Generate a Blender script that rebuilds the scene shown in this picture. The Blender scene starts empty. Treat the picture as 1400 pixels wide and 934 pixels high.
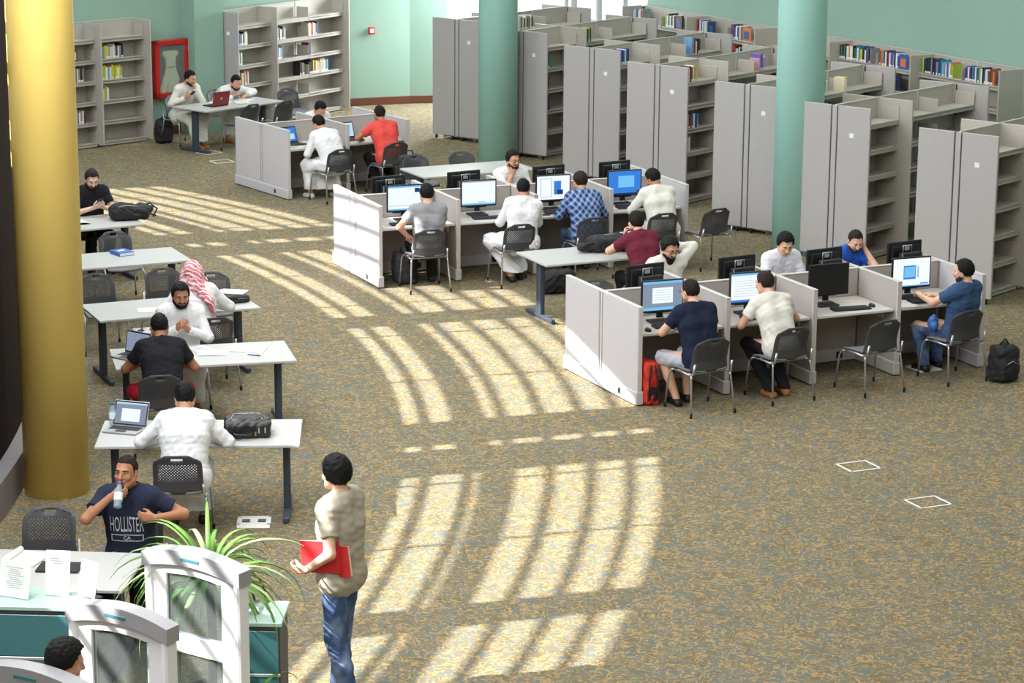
import bpy, bmesh, math, random
import numpy as np
from mathutils import Vector, Matrix
from mathutils.bvhtree import BVHTree
random.seed(7)
scene = bpy.context.scene
COL = scene.collection
R = math.radians
PI = math.pi

# ------------------------------------------------------------------ colours and materials
def lin(c):
    c = c / 255.0
    return c / 12.92 if c <= 0.04045 else ((c + 0.055) / 1.055) ** 2.4
def rgb(c):
    return (lin(c[0]), lin(c[1]), lin(c[2]), 1.0)

class NT:
    def __init__(s, name):
        s.m = bpy.data.materials.new(name); s.m.use_nodes = True
        s.t = s.m.node_tree; s.t.nodes.clear()
        s.out = s.t.nodes.new('ShaderNodeOutputMaterial')
    def n(s, kind, **kw):
        nd = s.t.nodes.new('ShaderNode' + kind)
        for k, v in kw.items():
            if k.startswith('i_'):
                nd.inputs[k[2:].replace('_', ' ')].default_value = v
            else:
                setattr(nd, k, v)
        return nd
    def l(s, a, b):
        s.t.links.new(a, b)
    def mix(s, fac, a, b, blend='MIX'):
        nd = s.t.nodes.new('ShaderNodeMix'); nd.data_type = 'RGBA'; nd.blend_type = blend
        for sock, v in ((0, fac), (6, a), (7, b)):
            if hasattr(v, 'links'): s.l(v, nd.inputs[sock])
            else: nd.inputs[sock].default_value = v
        return nd.outputs[2]
    def math(s, op, a, b=0.0):
        nd = s.n('Math', operation=op)
        for i, v in enumerate((a, b)):
            if hasattr(v, 'links'): s.l(v, nd.inputs[i])
            else: nd.inputs[i].default_value = v
        return nd.outputs[0]
    def ramp(s, fac, stops):
        nd = s.n('ValToRGB'); s.l(fac, nd.inputs[0])
        el = nd.color_ramp.elements
        while len(el) < len(stops): el.new(0.5)
        for e, (p, c) in zip(el, stops):
            e.position = p; e.color = c
        return nd.outputs[0]

MATS = {}
def mat(name, c, rough=0.6, metal=0.0, var=0.06, scale=40.0, bump=0.0, spec=0.5):
    """Plain coloured material with a little procedural variation."""
    if name in MATS: return MATS[name]
    t = NT(name)
    p = t.n('BsdfPrincipled'); p.inputs['Roughness'].default_value = rough
    p.inputs['Metallic'].default_value = metal
    p.inputs['Specular IOR Level'].default_value = spec
    tc = t.n('TexCoord'); nz = t.n('TexNoise', i_Scale=scale, i_Detail=2.0)
    t.l(tc.outputs['Object'], nz.inputs['Vector'])
    a = rgb(c); lo = tuple(x * (1 - var) for x in a[:3]) + (1,); hi = tuple(min(1, x * (1 + var)) for x in a[:3]) + (1,)
    t.l(t.mix(nz.outputs['Fac'], lo, hi), p.inputs['Base Color'])
    if bump:
        b = t.n('Bump', i_Strength=bump, i_Distance=0.01)
        t.l(nz.outputs['Fac'], b.inputs['Height']); t.l(b.outputs[0], p.inputs['Normal'])
    t.l(p.outputs[0], t.out.inputs[0])
    MATS[name] = t.m
    return t.m
def emit(name, c, s=1.0):
    if name in MATS: return MATS[name]
    t = NT(name); e = t.n('Emission'); e.inputs[0].default_value = rgb(c); e.inputs[1].default_value = s
    t.l(e.outputs[0], t.out.inputs[0]); MATS[name] = t.m
    return t.m
def glass(name, c, opacity=0.12, rough=0.05):
    """Thin clear sheet: mostly lets light straight through, with a little sheen and tint."""
    if name in MATS: return MATS[name]
    t = NT(name)
    tr = t.n('BsdfTransparent'); tr.inputs[0].default_value = rgb(c)
    p = t.n('BsdfPrincipled'); p.inputs['Base Color'].default_value = rgb(c); p.inputs['Roughness'].default_value = rough
    mx = t.n('MixShader'); mx.inputs[0].default_value = opacity
    t.l(tr.outputs[0], mx.inputs[1]); t.l(p.outputs[0], mx.inputs[2]); t.l(mx.outputs[0], t.out.inputs[0])
    MATS[name] = t.m
    return t.m

# ------------------------------------------------------------------ meshes
class MB:
    def __init__(s):
        s.v = []; s.f = []; s.m = []; s.s = []
    def add(s, V, F, mi=0, smooth=False):
        b = len(s.v)
        s.v.extend([tuple(p) for p in V])
        for f in F:
            s.f.append(tuple(b + i for i in f)); s.m.append(mi); s.s.append(smooth)
        return s
    def box(s, c, d, rz=0.0, mi=0, bev=0.0, rot=None):
        hx, hy, hz = d[0] / 2, d[1] / 2, d[2] / 2
        M = rot if rot is not None else Matrix.Rotation(rz, 3, 'Z')
        bev = min(bev, hx * .9, hy * .9, hz * .9)
        cc = Vector(c)
        if bev <= 0:
            V = [Vector((x * hx, y * hy, z * hz)) for x in (-1, 1) for y in (-1, 1) for z in (-1, 1)]
            F = [(0, 1, 3, 2), (4, 6, 7, 5), (0, 4, 5, 1), (2, 3, 7, 6), (0, 2, 6, 4), (1, 5, 7, 3)]
        else:
            V = []; idx = {}
            for x in (-1, 1):
                for y in (-1, 1):
                    for z in (-1, 1):
                        for a in range(3):
                            q = [x * (hx - bev), y * (hy - bev), z * (hz - bev)]
                            q[a] = (x, y, z)[a] * (hx, hy, hz)[a]
                            idx[(x, y, z, a)] = len(V); V.append(Vector(q))
            F = []
            cyc = ((-1, -1), (1, -1), (1, 1), (-1, 1))
            for a in range(3):
                o = [i for i in range(3) if i != a]
                for sg in (-1, 1):
                    f = []
                    for (p, q) in cyc:
                        k = [0, 0, 0]; k[a] = sg; k[o[0]] = p; k[o[1]] = q
                        f.append(idx[(k[0], k[1], k[2], a)])
                    F.append(tuple(f))
                for p in (-1, 1):
                    for q in (-1, 1):
                        k0 = [0, 0, 0]; k0[o[0]] = p; k0[o[1]] = q
                        k0[a] = -1; k1 = list(k0); k1[a] = 1
                        F.append((idx[(*k0, o[0])], idx[(*k1, o[0])], idx[(*k1, o[1])], idx[(*k0, o[1])]))
            for x in (-1, 1):
                for y in (-1, 1):
                    for z in (-1, 1):
                        F.append(tuple(idx[(x, y, z, a)] for a in range(3)))
        return s.add([M @ p + cc for p in V], F, mi)
    def tube(s, pts, r, n=8, mi=0, closed=False, smooth=True):
        pts = [Vector(p) for p in pts]; k = len(pts)
        rr = r if hasattr(r, '__len__') else [r] * k
        V = []; F = []
        up = None
        for i, p in enumerate(pts):
            if closed: t = pts[(i + 1) % k] - pts[i - 1]
            else: t = pts[min(i + 1, k - 1)] - pts[max(i - 1, 0)]
            t.normalize()
            if up is None:
                up = Vector((0, 0, 1)) if abs(t.z) < .9 else Vector((1, 0, 0))
            a = up - t * up.dot(t)
            if a.length < 1e-5: a = t.orthogonal()
            a.normalize(); b = t.cross(a); up = a
            for j in range(n):
                w = 2 * PI * j / n
                V.append(p + (a * math.cos(w) + b * math.sin(w)) * rr[i])
        for i in range(k if closed else k - 1):
            i2 = (i + 1) % k
            for j in range(n):
                j2 = (j + 1) % n
                F.append((i * n + j, i2 * n + j, i2 * n + j2, i * n + j2))
        s.add(V, F, mi, smooth)
        if not closed:
            s.add(V[:n], [tuple(range(n))], mi); s.add(V[-n:], [tuple(range(n))], mi)
        return s
    def lathe(s, prof, n=24, mi=0, c=(0, 0, 0), smooth=True, rot=None):
        V = []; F = []; cc = Vector(c)
        for (r, z) in prof:
            for j in range(n):
                w = 2 * PI * j / n
                q = Vector((r * math.cos(w), r * math.sin(w), z))
                if rot is not None: q = rot @ q
                V.append(q + cc)
        for i in range(len(prof) - 1):
            for j in range(n):
                j2 = (j + 1) % n
                F.append((i * n + j, i * n + j2, (i + 1) * n + j2, (i + 1) * n + j))
        s.add(V, F, mi, smooth)
        s.add(V[:n], [tuple(range(n))], mi); s.add(V[-n:], [tuple(range(n))], mi)
        return s
    def prism(s, poly, z0, z1, mi=0, M=None, smooth=False):
        """Extrude a 2-D outline (x, y) from z0 to z1; M maps it into place."""
        n = len(poly)
        V = [Vector((x, y, z0)) for x, y in poly] + [Vector((x, y, z1)) for x, y in poly]
        if M is not None: V = [M @ p for p in V]
        s.add(V, [tuple(range(n)), tuple(range(n, 2 * n))], mi)
        s.add(V, [(i, (i + 1) % n, n + (i + 1) % n, n + i) for i in range(n)], mi, smooth)
        return s
    def shell(s, fn, nu, nv, th, mi=0, skip=None, smooth=True):
        """Sheet fn(u, v) -> (point, normal) with real thickness; skip(i, j) leaves a hole."""
        P = [[fn(i / nu, j / nv) for j in range(nv + 1)] for i in range(nu + 1)]
        V = []
        for i in range(nu + 1):
            for j in range(nv + 1):
                V.append(Vector(P[i][j]))
        N = []
        W = nv + 1
        for i in range(nu + 1):
            for j in range(nv + 1):
                a = V[min(i + 1, nu) * W + j] - V[max(i - 1, 0) * W + j]
                b = V[i * W + min(j + 1, nv)] - V[i * W + max(j - 1, 0)]
                q = a.cross(b); q.normalize(); N.append(q)
        off = len(V)
        VV = V + [p - q * th for p, q in zip(V, N)]
        F = []; live = set()
        for i in range(nu):
            for j in range(nv):
                if skip and skip(i, j): continue
                live.add((i, j))
        for (i, j) in live:
            q = (i * W + j, (i + 1) * W + j, (i + 1) * W + j + 1, i * W + j + 1)
            F.append(q); F.append(tuple(off + k for k in reversed(q)))
            for (di, dj, a, b) in ((0, -1, q[0], q[1]), (1, 0, q[1], q[2]), (0, 1, q[2], q[3]), (-1, 0, q[3], q[0])):
                if (i + di, j + dj) not in live:
                    F.append((b, a, off + a, off + b))
        return s.add(VV, F, mi, smooth)
    def build(s, name, mats, parent=None, loc=None, rz=None, fix=True):
        me = bpy.data.meshes.new(name)
        me.from_pydata(s.v, [], s.f)
        if not isinstance(mats, (list, tuple)): mats = [mats]
        for m in mats: me.materials.append(m)
        me.polygons.foreach_set('material_index', s.m)
        me.polygons.foreach_set('use_smooth', s.s)
        if fix:
            bm = bmesh.new(); bm.from_mesh(me)
            bmesh.ops.remove_doubles(bm, verts=bm.verts, dist=1e-6)
            bmesh.ops.recalc_face_normals(bm, faces=bm.faces)
            bm.to_mesh(me); bm.free()
        me.update()
        o = bpy.data.objects.new(name, me); COL.objects.link(o)
        if parent is not None: o.parent = parent
        if loc is not None: o.location = loc
        if rz is not None: o.rotation_euler = (0, 0, rz)
        return o

def tag(o, label, cat, group=None):
    o['label'] = label; o['category'] = cat
    if group: o['group'] = group
    return o
def thing(name, label, cat, loc=(0, 0, 0), rz=0.0, group=None):
    o = bpy.data.objects.new(name, None); COL.objects.link(o)
    o.empty_display_size = 0.1
    o.location = loc; o.rotation_euler = (0, 0, rz)
    return tag(o, label, cat, group)
def struct(o, label=None):
    o['kind'] = 'structure'
    if label: o['label'] = label
    return o
def kids(o):
    return [c for c in bpy.data.objects if c.parent == o]
def copy_tree(o, loc, rz, label, group=None):
    r = o.copy(); COL.objects.link(r); r.location = loc; r.rotation_euler = (0, 0, rz)
    r['label'] = label
    if group: r['group'] = group
    for ch in list(o.children):
        c = ch.copy(); COL.objects.link(c); c.parent = r
        for g in list(ch.children):
            d = g.copy(); COL.objects.link(d); d.parent = c
    return r
def rot2(a, x, y):
    return (x * math.cos(a) - y * math.sin(a), x * math.sin(a) + y * math.cos(a))
def arc_pts(c, r, a0, a1, n, ax=(1, 0, 0), ay=(0, 0, 1)):
    c = Vector(c); ax = Vector(ax); ay = Vector(ay)
    return [c + (ax * math.cos(a0 + (a1 - a0) * i / n) + ay * math.sin(a0 + (a1 - a0) * i / n)) * r for i in range(n + 1)]
def rrect(w, h, r, n=5):
    pts = []
    for (cx, cy, a) in ((w / 2 - r, h / 2 - r, 0), (-w / 2 + r, h / 2 - r, PI / 2), (-w / 2 + r, -h / 2 + r, PI), (w / 2 - r, -h / 2 + r, 1.5 * PI)):
        for i in range(n + 1):
            t = a + PI / 2 * i / n
            pts.append((cx + r * math.cos(t), cy + r * math.sin(t)))
    return pts

# ------------------------------------------------------------------ soft shapes: distance fields turned into one continuous skin
class Field:
    def __init__(s, lo, hi, h):
        s.h = h; s.lo = np.array(lo, float)
        n = np.ceil((np.array(hi, float) - s.lo) / h).astype(int) + 1
        s.n = n
        s.ax = [s.lo[i] + h * np.arange(n[i]) for i in range(3)]
        s.F = np.full(tuple(n), 0.2, np.float32)
    def _put(s, fn, lo, hi, k, op='add'):
        sl = []
        for i in range(3):
            a = max(0, int((lo[i] - s.lo[i]) / s.h) - 1); b = min(s.n[i], int((hi[i] - s.lo[i]) / s.h) + 3)
            if b <= a: return
            sl.append(slice(a, b))
        X = s.ax[0][sl[0]][:, None, None]; Y = s.ax[1][sl[1]][None, :, None]; Z = s.ax[2][sl[2]][None, None, :]
        d = fn(X, Y, Z).astype(np.float32)
        f = s.F[tuple(sl)]
        if op == 'add':
            hh = np.clip(0.5 + 0.5 * (f - d) / k, 0, 1)
            s.F[tuple(sl)] = f * (1 - hh) + d * hh - k * hh * (1 - hh)
        elif op == 'sub':
            s.F[tuple(sl)] = np.maximum(f, -d)
    def cone(s, a, b, r1, r2=None, k=0.03, cuts=(), op='add', grow=0.0):
        r2 = r1 if r2 is None else r2
        r1 += grow; r2 += grow
        a = np.array(a, float); b = np.array(b, float); ba = b - a; L = max(ba.dot(ba), 1e-9)
        def fn(X, Y, Z):
            t = np.clip(((X - a[0]) * ba[0] + (Y - a[1]) * ba[1] + (Z - a[2]) * ba[2]) / L, 0, 1)
            d = np.sqrt((X - a[0] - t * ba[0]) ** 2 + (Y - a[1] - t * ba[1]) ** 2 + (Z - a[2] - t * ba[2]) ** 2) - (r1 + (r2 - r1) * t)
            for (p, n) in cuts:
                d = np.maximum(d, (X - p[0]) * n[0] + (Y - p[1]) * n[1] + (Z - p[2]) * n[2])
            return d
        m = max(r1, r2) + k * 1.5 + .01
        s._put(fn, np.minimum(a, b) - m, np.maximum(a, b) + m, k, op)
    def ell(s, c, r, M=None, k=0.02, op='add', cut=None, grow=0.0):
        c = np.array(c, float); r = np.array(r, float) + grow
        A = np.eye(3) if M is None else np.array(M, float)
        def fn(X, Y, Z):
            q = [(X - c[0]) * A[0, i] + (Y - c[1]) * A[1, i] + (Z - c[2]) * A[2, i] for i in range(3)]
            k0 = np.sqrt(sum((q[i] / r[i]) ** 2 for i in range(3))); k1 = np.sqrt(sum((q[i] / r[i] ** 2) ** 2 for i in range(3)))
            d = k0 * (k0 - 1) / np.maximum(k1, 1e-6)
            if cut: d = np.maximum(d, cut(*q))
            return d
        m = r.max() + k * 1.5 + .01
        s._put(fn, c - m, c + m, k, op)
    def rbox(s, c, half, r, M=None, k=0.01, op='add'):
        c = np.array(c, float); hf = np.array(half, float) - r
        A = np.eye(3) if M is None else np.array(M, float)
        def fn(X, Y, Z):
            q = [np.abs((X - c[0]) * A[0, i] + (Y - c[1]) * A[1, i] + (Z - c[2]) * A[2, i]) - hf[i] for i in range(3)]
            o = np.sqrt(sum(np.maximum(x, 0) ** 2 for x in q))
            return o + np.minimum(np.maximum(np.maximum(q[0], q[1]), q[2]), 0) - r
        m = np.linalg.norm(half) + k * 1.5 + .01
        s._put(fn, c - m, c + m, k, op)
    def cut(s, p, n):
        X = s.ax[0][:, None, None]; Y = s.ax[1][None, :, None]; Z = s.ax[2][None, None, :]
        s.F = np.maximum(s.F, ((X - p[0]) * n[0] + (Y - p[1]) * n[1] + (Z - p[2]) * n[2]).astype(np.float32))
    def wrinkle(s, amp, wl, seed=0, n=5):
        rs = np.random.RandomState(seed)
        X = s.ax[0][:, None, None]; Y = s.ax[1][None, :, None]; Z = s.ax[2][None, None, :]
        for i in range(n):
            d = rs.normal(size=3); d /= np.linalg.norm(d); w = 2 * PI / (wl * rs.uniform(.7, 1.6)); p = rs.uniform(0, 6.28)
            d2 = rs.normal(size=3) * w * .3
            s.F += (amp / n * 1.6 * np.sin((X * d[0] + Y * d[1] + Z * d[2]) * w + p + 1.3 * np.sin(X * d2[0] + Y * d2[1] + Z * d2[2]))).astype(np.float32)
    def nets(s):
        F = s.F; h = s.h
        I = F < 0
        nx, ny, nz = F.shape
        cnt = np.zeros((nx - 1, ny - 1, nz - 1), np.uint8)
        C = [(i, j, k) for i in (0, 1) for j in (0, 1) for k in (0, 1)]
        for (i, j, k) in C:
            cnt += I[i:nx - 1 + i, j:ny - 1 + j, k:nz - 1 + k]
        act = (cnt > 0) & (cnt < 8)
        ci = np.argwhere(act)
        if len(ci) == 0: return np.zeros((0, 3)), np.zeros((0, 4), int)
        vid = np.full(act.shape, -1, np.int32); vid[act] = np.arange(len(ci))
        val = {c: F[ci[:, 0] + c[0], ci[:, 1] + c[1], ci[:, 2] + c[2]].astype(float) for c in C}
        acc = np.zeros((len(ci), 3)); w = np.zeros(len(ci))
        for a in C:
            for ax in range(3):
                if a[ax] == 0:
                    b = list(a); b[ax] = 1; b = tuple(b)
                    va, vb = val[a], val[b]
                    m = (va < 0) != (vb < 0)
                    t = np.where(m, va / np.where(m, va - vb, 1), 0)
                    p = np.tile(np.array(a, float), (len(ci), 1)); p[:, ax] = t
                    acc += p * m[:, None]; w += m
        V = s.lo + (ci + acc / w[:, None]) * h
        Q = []
        for ax in range(3):
            o = [i for i in range(3) if i != ax]
            A = [slice(None)] * 3; B = [slice(None)] * 3
            A[ax] = slice(0, -1); B[ax] = slice(1, None)
            ch = I[tuple(A)] != I[tuple(B)]
            e = np.argwhere(ch)
            e = e[(e[:, o[0]] > 0) & (e[:, o[1]] > 0) & (e[:, o[0]] < F.shape[o[0]] - 1) & (e[:, o[1]] < F.shape[o[1]] - 1)]
            if len(e) == 0: continue
            q = []
            for (d0, d1) in ((1, 1), (0, 1), (0, 0), (1, 0)):
                g = e.copy(); g[:, o[0]] -= d0; g[:, o[1]] -= d1
                q.append(vid[g[:, 0], g[:, 1], g[:, 2]])
            q = np.stack(q, 1)
            ins = I[e[:, 0], e[:, 1], e[:, 2]]
            flip = ins if ax != 1 else ~ins
            q[~flip] = q[~flip][:, ::-1]
            Q.append(q)
        return V, np.concatenate(Q)
    def build(s, name, mats, parent=None, keep=0):
        V, Q = s.nets()
        if keep and len(V):       # drop stray islands smaller than the given share
            pass
        me = bpy.data.meshes.new(name)
        me.vertices.add(len(V)); me.vertices.foreach_set('co', V.astype(np.float32).ravel())
        n = len(Q)
        me.loops.add(n * 4); me.loops.foreach_set('vertex_index', Q.astype(np.int32).ravel())
        me.polygons.add(n)
        me.polygons.foreach_set('loop_start', np.arange(0, n * 4, 4, dtype=np.int32))
        me.polygons.foreach_set('loop_total', np.full(n, 4, np.int32))
        me.polygons.foreach_set('use_smooth', np.ones(n, bool))
        if not isinstance(mats, (list, tuple)): mats = [mats]
        for m in mats: me.materials.append(m)
        me.update(calc_edges=True); me.validate()
        o = bpy.data.objects.new(name, me); COL.objects.link(o)
        if parent is not None: o.parent = parent
        return o
SUN_E = 14.0; FILL_E = 262.0; WIN_E = 400.0; BACKWIN_E = 420.0; EXPO = 0.1
# ------------------------------------------------------------------ the materials
def carpet():
    t = NT('carpet'); p = t.n('BsdfPrincipled'); p.inputs['Roughness'].default_value = .95
    p.inputs['Specular IOR Level'].default_value = .1
    tc = t.n('TexCoord'); mp = t.n('Mapping'); mp.inputs['Rotation'].default_value = (0, 0, .25); mp.inputs['Scale'].default_value = (1.0, 1.0, 1.0)
    t.l(tc.outputs['Object'], mp.inputs['Vector'])
    n1 = t.n('TexNoise', i_Scale=8.0, i_Detail=1.0, i_Distortion=.9); t.l(mp.outputs[0], n1.inputs['Vector'])
    n2 = t.n('TexNoise', i_Scale=10.5, i_Detail=.8, i_Distortion=1.5); t.l(mp.outputs[0], n2.inputs['Vector'])
    n3 = t.n('TexNoise', i_Scale=3.2, i_Detail=2.0); t.l(mp.outputs[0], n3.inputs['Vector'])
    n4 = t.n('TexNoise', i_Scale=160.0, i_Detail=1.0); t.l(tc.outputs['Object'], n4.inputs['Vector'])
    base = t.ramp(n1.outputs['Fac'], [(.38, rgb((109, 114, 107))), (.48, rgb((122, 115, 93))), (.60, rgb((115, 104, 77)))])
    sq = t.math('ABSOLUTE', t.math('SUBTRACT', n2.outputs['Fac'], .5))
    line = t.ramp(sq, [(.0, (1, 1, 1, 1)), (.038, (1, 1, 1, 1)), (.062, (0, 0, 0, 1))])
    c = t.mix(line, base, rgb((168, 143, 100)))
    n5 = t.n('TexNoise', i_Scale=9.0, i_Detail=.8, i_Distortion=1.5)
    mp2 = t.n('Mapping'); mp2.inputs['Location'].default_value = (7.3, 2.2, 1.0); t.l(mp.outputs[0], mp2.inputs['Vector']); t.l(mp2.outputs[0], n5.inputs['Vector'])
    sq2 = t.math('ABSOLUTE', t.math('SUBTRACT', n5.outputs['Fac'], .5))
    line2 = t.ramp(sq2, [(.0, (1, 1, 1, 1)), (.02, (1, 1, 1, 1)), (.04, (0, 0, 0, 1))])
    c = t.mix(line2, c, rgb((104, 112, 112)))
    c = t.mix(t.ramp(n3.outputs['Fac'], [(.4, (0, 0, 0, 1)), (.65, (.10, .10, .10, 1))]), c, rgb((146, 128, 96)))
    c = t.mix(.18, c, t.ramp(n4.outputs['Fac'], [(.3, (.05, .05, .05, 1)), (.7, (.6, .6, .6, 1))]), 'OVERLAY')
    t.l(c, p.inputs['Base Color'])
    b = t.n('Bump', i_Strength=.25, i_Distance=.01); t.l(n4.outputs['Fac'], b.inputs['Height']); t.l(b.outputs[0], p.inputs['Normal'])
    t.l(p.outputs[0], t.out.inputs[0]); return t.m
def perforated(name, c):
    """Moulded plastic with rows of small round holes through the middle of the back."""
    t = NT(name); p = t.n('BsdfPrincipled'); p.inputs['Base Color'].default_value = rgb(c); p.inputs['Roughness'].default_value = .55
    tr = t.n('BsdfTransparent')
    tc = t.n('TexCoord'); sp = t.n('SeparateXYZ'); t.l(tc.outputs['Object'], sp.inputs[0])
    P = .019
    u = t.math('MULTIPLY', t.math('ADD', sp.outputs['X'], sp.outputs['Z']), .7071 / P)
    v = t.math('MULTIPLY', t.math('SUBTRACT', sp.outputs['X'], sp.outputs['Z']), .7071 / P)
    du = t.math('SUBTRACT', t.math('FRACT', u), .5); dv = t.math('SUBTRACT', t.math('FRACT', v), .5)
    rr = t.math('ADD', t.math('MULTIPLY', du, du), t.math('MULTIPLY', dv, dv))
    hole = t.math('LESS_THAN', rr, .085)
    inx = t.math('LESS_THAN', t.math('ABSOLUTE', sp.outputs['X']), .165)
    inz = t.math('LESS_THAN', t.math('ABSOLUTE', t.math('SUBTRACT', sp.outputs['Z'], .65)), .085)
    f = t.math('MULTIPLY', t.math('MULTIPLY', hole, inx), inz)
    mx = t.n('MixShader'); t.l(f, mx.inputs[0]); t.l(p.outputs[0], mx.inputs[1]); t.l(tr.outputs[0], mx.inputs[2])
    t.l(mx.outputs[0], t.out.inputs[0]); return t.m
def plaid():
    t = NT('plaid_cotton'); p = t.n('BsdfPrincipled'); p.inputs['Roughness'].default_value = .9
    tc = t.n('TexCoord'); sp = t.n('SeparateXYZ'); t.l(tc.outputs['Object'], sp.inputs[0])
    def stripes(s, per, w):
        return t.math('LESS_THAN', t.math('FRACT', t.math('MULTIPLY', s, 1 / per)), w)
    x = t.math('ADD', sp.outputs['X'], t.math('MULTIPLY', sp.outputs['Z'], .9))
    z = t.math('SUBTRACT', sp.outputs['X'], t.math('MULTIPLY', sp.outputs['Z'], .9))
    a = stripes(x, .085, .42); b = stripes(z, .085, .42)
    l1 = stripes(t.math('ADD', x, .03), .085, .09); l2 = stripes(t.math('ADD', z, .03), .085, .09)
    dk = t.math('MULTIPLY', t.math('ADD', a, b), .5)
    c = t.mix(dk, rgb((96, 130, 184)), rgb((28, 46, 92)))
    c = t.mix(t.math('MULTIPLY', t.math('MAXIMUM', l1, l2), .65), c, rgb((206, 216, 232)))
    t.l(c, p.inputs['Base Color']); t.l(p.outputs[0], t.out.inputs[0]); return t.m
def check_scarf():
    t = NT('red_white_check'); p = t.n('BsdfPrincipled'); p.inputs['Roughness'].default_value = .95
    tc = t.n('TexCoord'); nz = t.n('TexNoise', i_Scale=5.0); t.l(tc.outputs['Object'], nz.inputs['Vector'])
    sp = t.n('SeparateXYZ'); t.l(tc.outputs['Object'], sp.inputs[0])
    w = t.n('TexWave', i_Scale=9.0, i_Distortion=7.0, i_Detail=1.0); w.bands_direction = 'DIAGONAL'; t.l(tc.outputs['Object'], w.inputs['Vector'])
    ck = t.n('TexChecker', i_Scale=70.0); t.l(tc.outputs['Object'], ck.inputs['Vector'])
    big = t.ramp(w.outputs['Fac'], [(.18, (0, 0, 0, 1)), (.34, (1, 1, 1, 1))])
    f = t.math('MULTIPLY', big, t.math('ADD', t.math('MULTIPLY', ck.outputs['Fac'], .35), .6))
    c = t.mix(f, rgb((240, 232, 234)), rgb((206, 52, 84)))
    t.l(c, p.inputs['Base Color']); t.l(p.outputs[0], t.out.inputs[0]); return t.m
def jeans():
    t = NT('blue_denim'); p = t.n('BsdfPrincipled'); p.inputs['Roughness'].default_value = .9
    tc = t.n('TexCoord'); n1 = t.n('TexNoise', i_Scale=5.0, i_Detail=3.0); t.l(tc.outputs['Object'], n1.inputs['Vector'])
    n2 = t.n('TexNoise', i_Scale=220.0); t.l(tc.outputs['Object'], n2.inputs['Vector'])
    c = t.ramp(n1.outputs['Fac'], [(.3, rgb((40, 58, 94))), (.5, rgb((70, 94, 136))), (.68, rgb((132, 152, 184)))])
    c = t.mix(.2, c, t.ramp(n2.outputs['Fac'], [(.3, (.1, .1, .1, 1)), (.7, (.8, .8, .8, 1))]), 'OVERLAY')
    t.l(c, p.inputs['Base Color']); t.l(p.outputs[0], t.out.inputs[0]); return t.m

M = {}
M['carpet'] = carpet()
M['teal'] = mat('teal_paint', (146, 178, 165), .75, var=.03, scale=3)
M['teal_col'] = mat('teal_column_paint', (176, 228, 218), .6, var=.03, scale=3)
M['yellow'] = mat('yellow_column_paint', (238, 206, 112), .55, var=.04, scale=2)
M['ceil'] = mat('white_ceiling_paint', (236, 236, 232), .9)
M['outer'] = mat('pale_wall_paint', (206, 206, 200), .9)
M['bronze'] = mat('dark_bronze_frame', (46, 34, 30), .9, spec=.08)
M['sill'] = mat('grey_stone_sill', (126, 122, 124), .6, var=.1)
M['wood'] = mat('brown_baseboard_wood', (104, 62, 44), .5, var=.15, scale=12)
M['case'] = mat('grey_shelf_steel', (184, 178, 170), .5, var=.03, scale=20)
M['case_end'] = mat('grey_end_panel_laminate', (176, 172, 171), .55, var=.03, scale=14)
M['groove'] = mat('dark_groove', (62, 60, 60), .8)
M['panel'] = mat('lilac_grey_fabric_panel', (194, 190, 194), .8, var=.03, scale=90)
M['panel_trim'] = mat('pale_grey_panel_trim', (200, 196, 194), .5, var=.03)
M['panel_in'] = mat('taupe_panel_fabric', (176, 168, 164), .85, var=.05, scale=120)
M['desk'] = mat('pale_grey_laminate', (206, 204, 200), .45, var=.03)
M['white_top'] = mat('white_table_laminate', (188, 188, 187), .4, var=.02)
M['slate'] = mat('slate_blue_powder_coat', (58, 68, 84), .45, var=.05)
M['chair'] = perforated('graphite_perforated_plastic', (66, 66, 70))
M['chair_plain'] = mat('graphite_plastic', (78, 78, 82), .55)
M['seat'] = mat('grey_seat_plastic', (112, 112, 116), .5)
M['chrome'] = mat('silver_tube_steel', (196, 198, 202), .3, .75)
M['rubber'] = mat('black_rubber', (24, 24, 26), .8)
M['black'] = mat('black_plastic', (26, 26, 30), .4)
M['black_matte'] = mat('black_matte_plastic', (34, 34, 38), .7)
M['silver'] = mat('brushed_silver', (186, 188, 190), .35, .6)
M['alu'] = mat('pale_aluminium', (204, 206, 208), .35, .5)
M['paper'] = mat('white_paper', (240, 240, 238), .9, var=.02)
M['ink'] = mat('grey_print', (184, 186, 192), .9)
M['socket_white'] = mat('white_socket_plastic', (232, 230, 226), .5)
M['scr_white'] = emit('screen_white', (238, 246, 252), 1.0)
M['scr_blue'] = emit('screen_blue', (58, 128, 214), 1.0)
M['scr_sky'] = emit('screen_sky_blue', (116, 192, 240), 1.0)
M['scr_pale'] = emit('screen_pale_blue', (186, 218, 240), 1.0)
M['scr_grey'] = emit('screen_grey', (140, 152, 172), .9)
M['scr_dark'] = emit('screen_dark_blue', (42, 66, 128), .8)
M['scr_line'] = emit('screen_text_grey', (176, 188, 204), .9)
M['red'] = mat('red_enamel', (196, 34, 28), .4)
M['cabinet_dark'] = mat('dark_cabinet_inside', (70, 40, 42), .8)
M['cream'] = mat('cream_canvas_hose', (222, 214, 176), .9, var=.08, scale=60)
M['pane'] = glass('clear_glass', (240, 246, 246), .10)
M['pane_tint'] = glass('smoky_gate_acrylic', (206, 214, 214), .09)
M['green_glass'] = mat('frosted_green_glass', (176, 206, 198), .15, var=.04)
M['green_front'] = mat('dark_teal_glass_front', (70, 122, 130), .15, var=.05)
M['counter_side'] = mat('dark_grey_counter_side', (84, 82, 80), .5)
M['gate'] = mat('white_gate_plastic', (240, 240, 244), .35, var=.01)
M['gate_cap'] = mat('grey_gate_cap', (158, 158, 162), .4)
M['leaf'] = mat('green_leaf', (92, 138, 52), .5, var=.3, scale=9)
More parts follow.
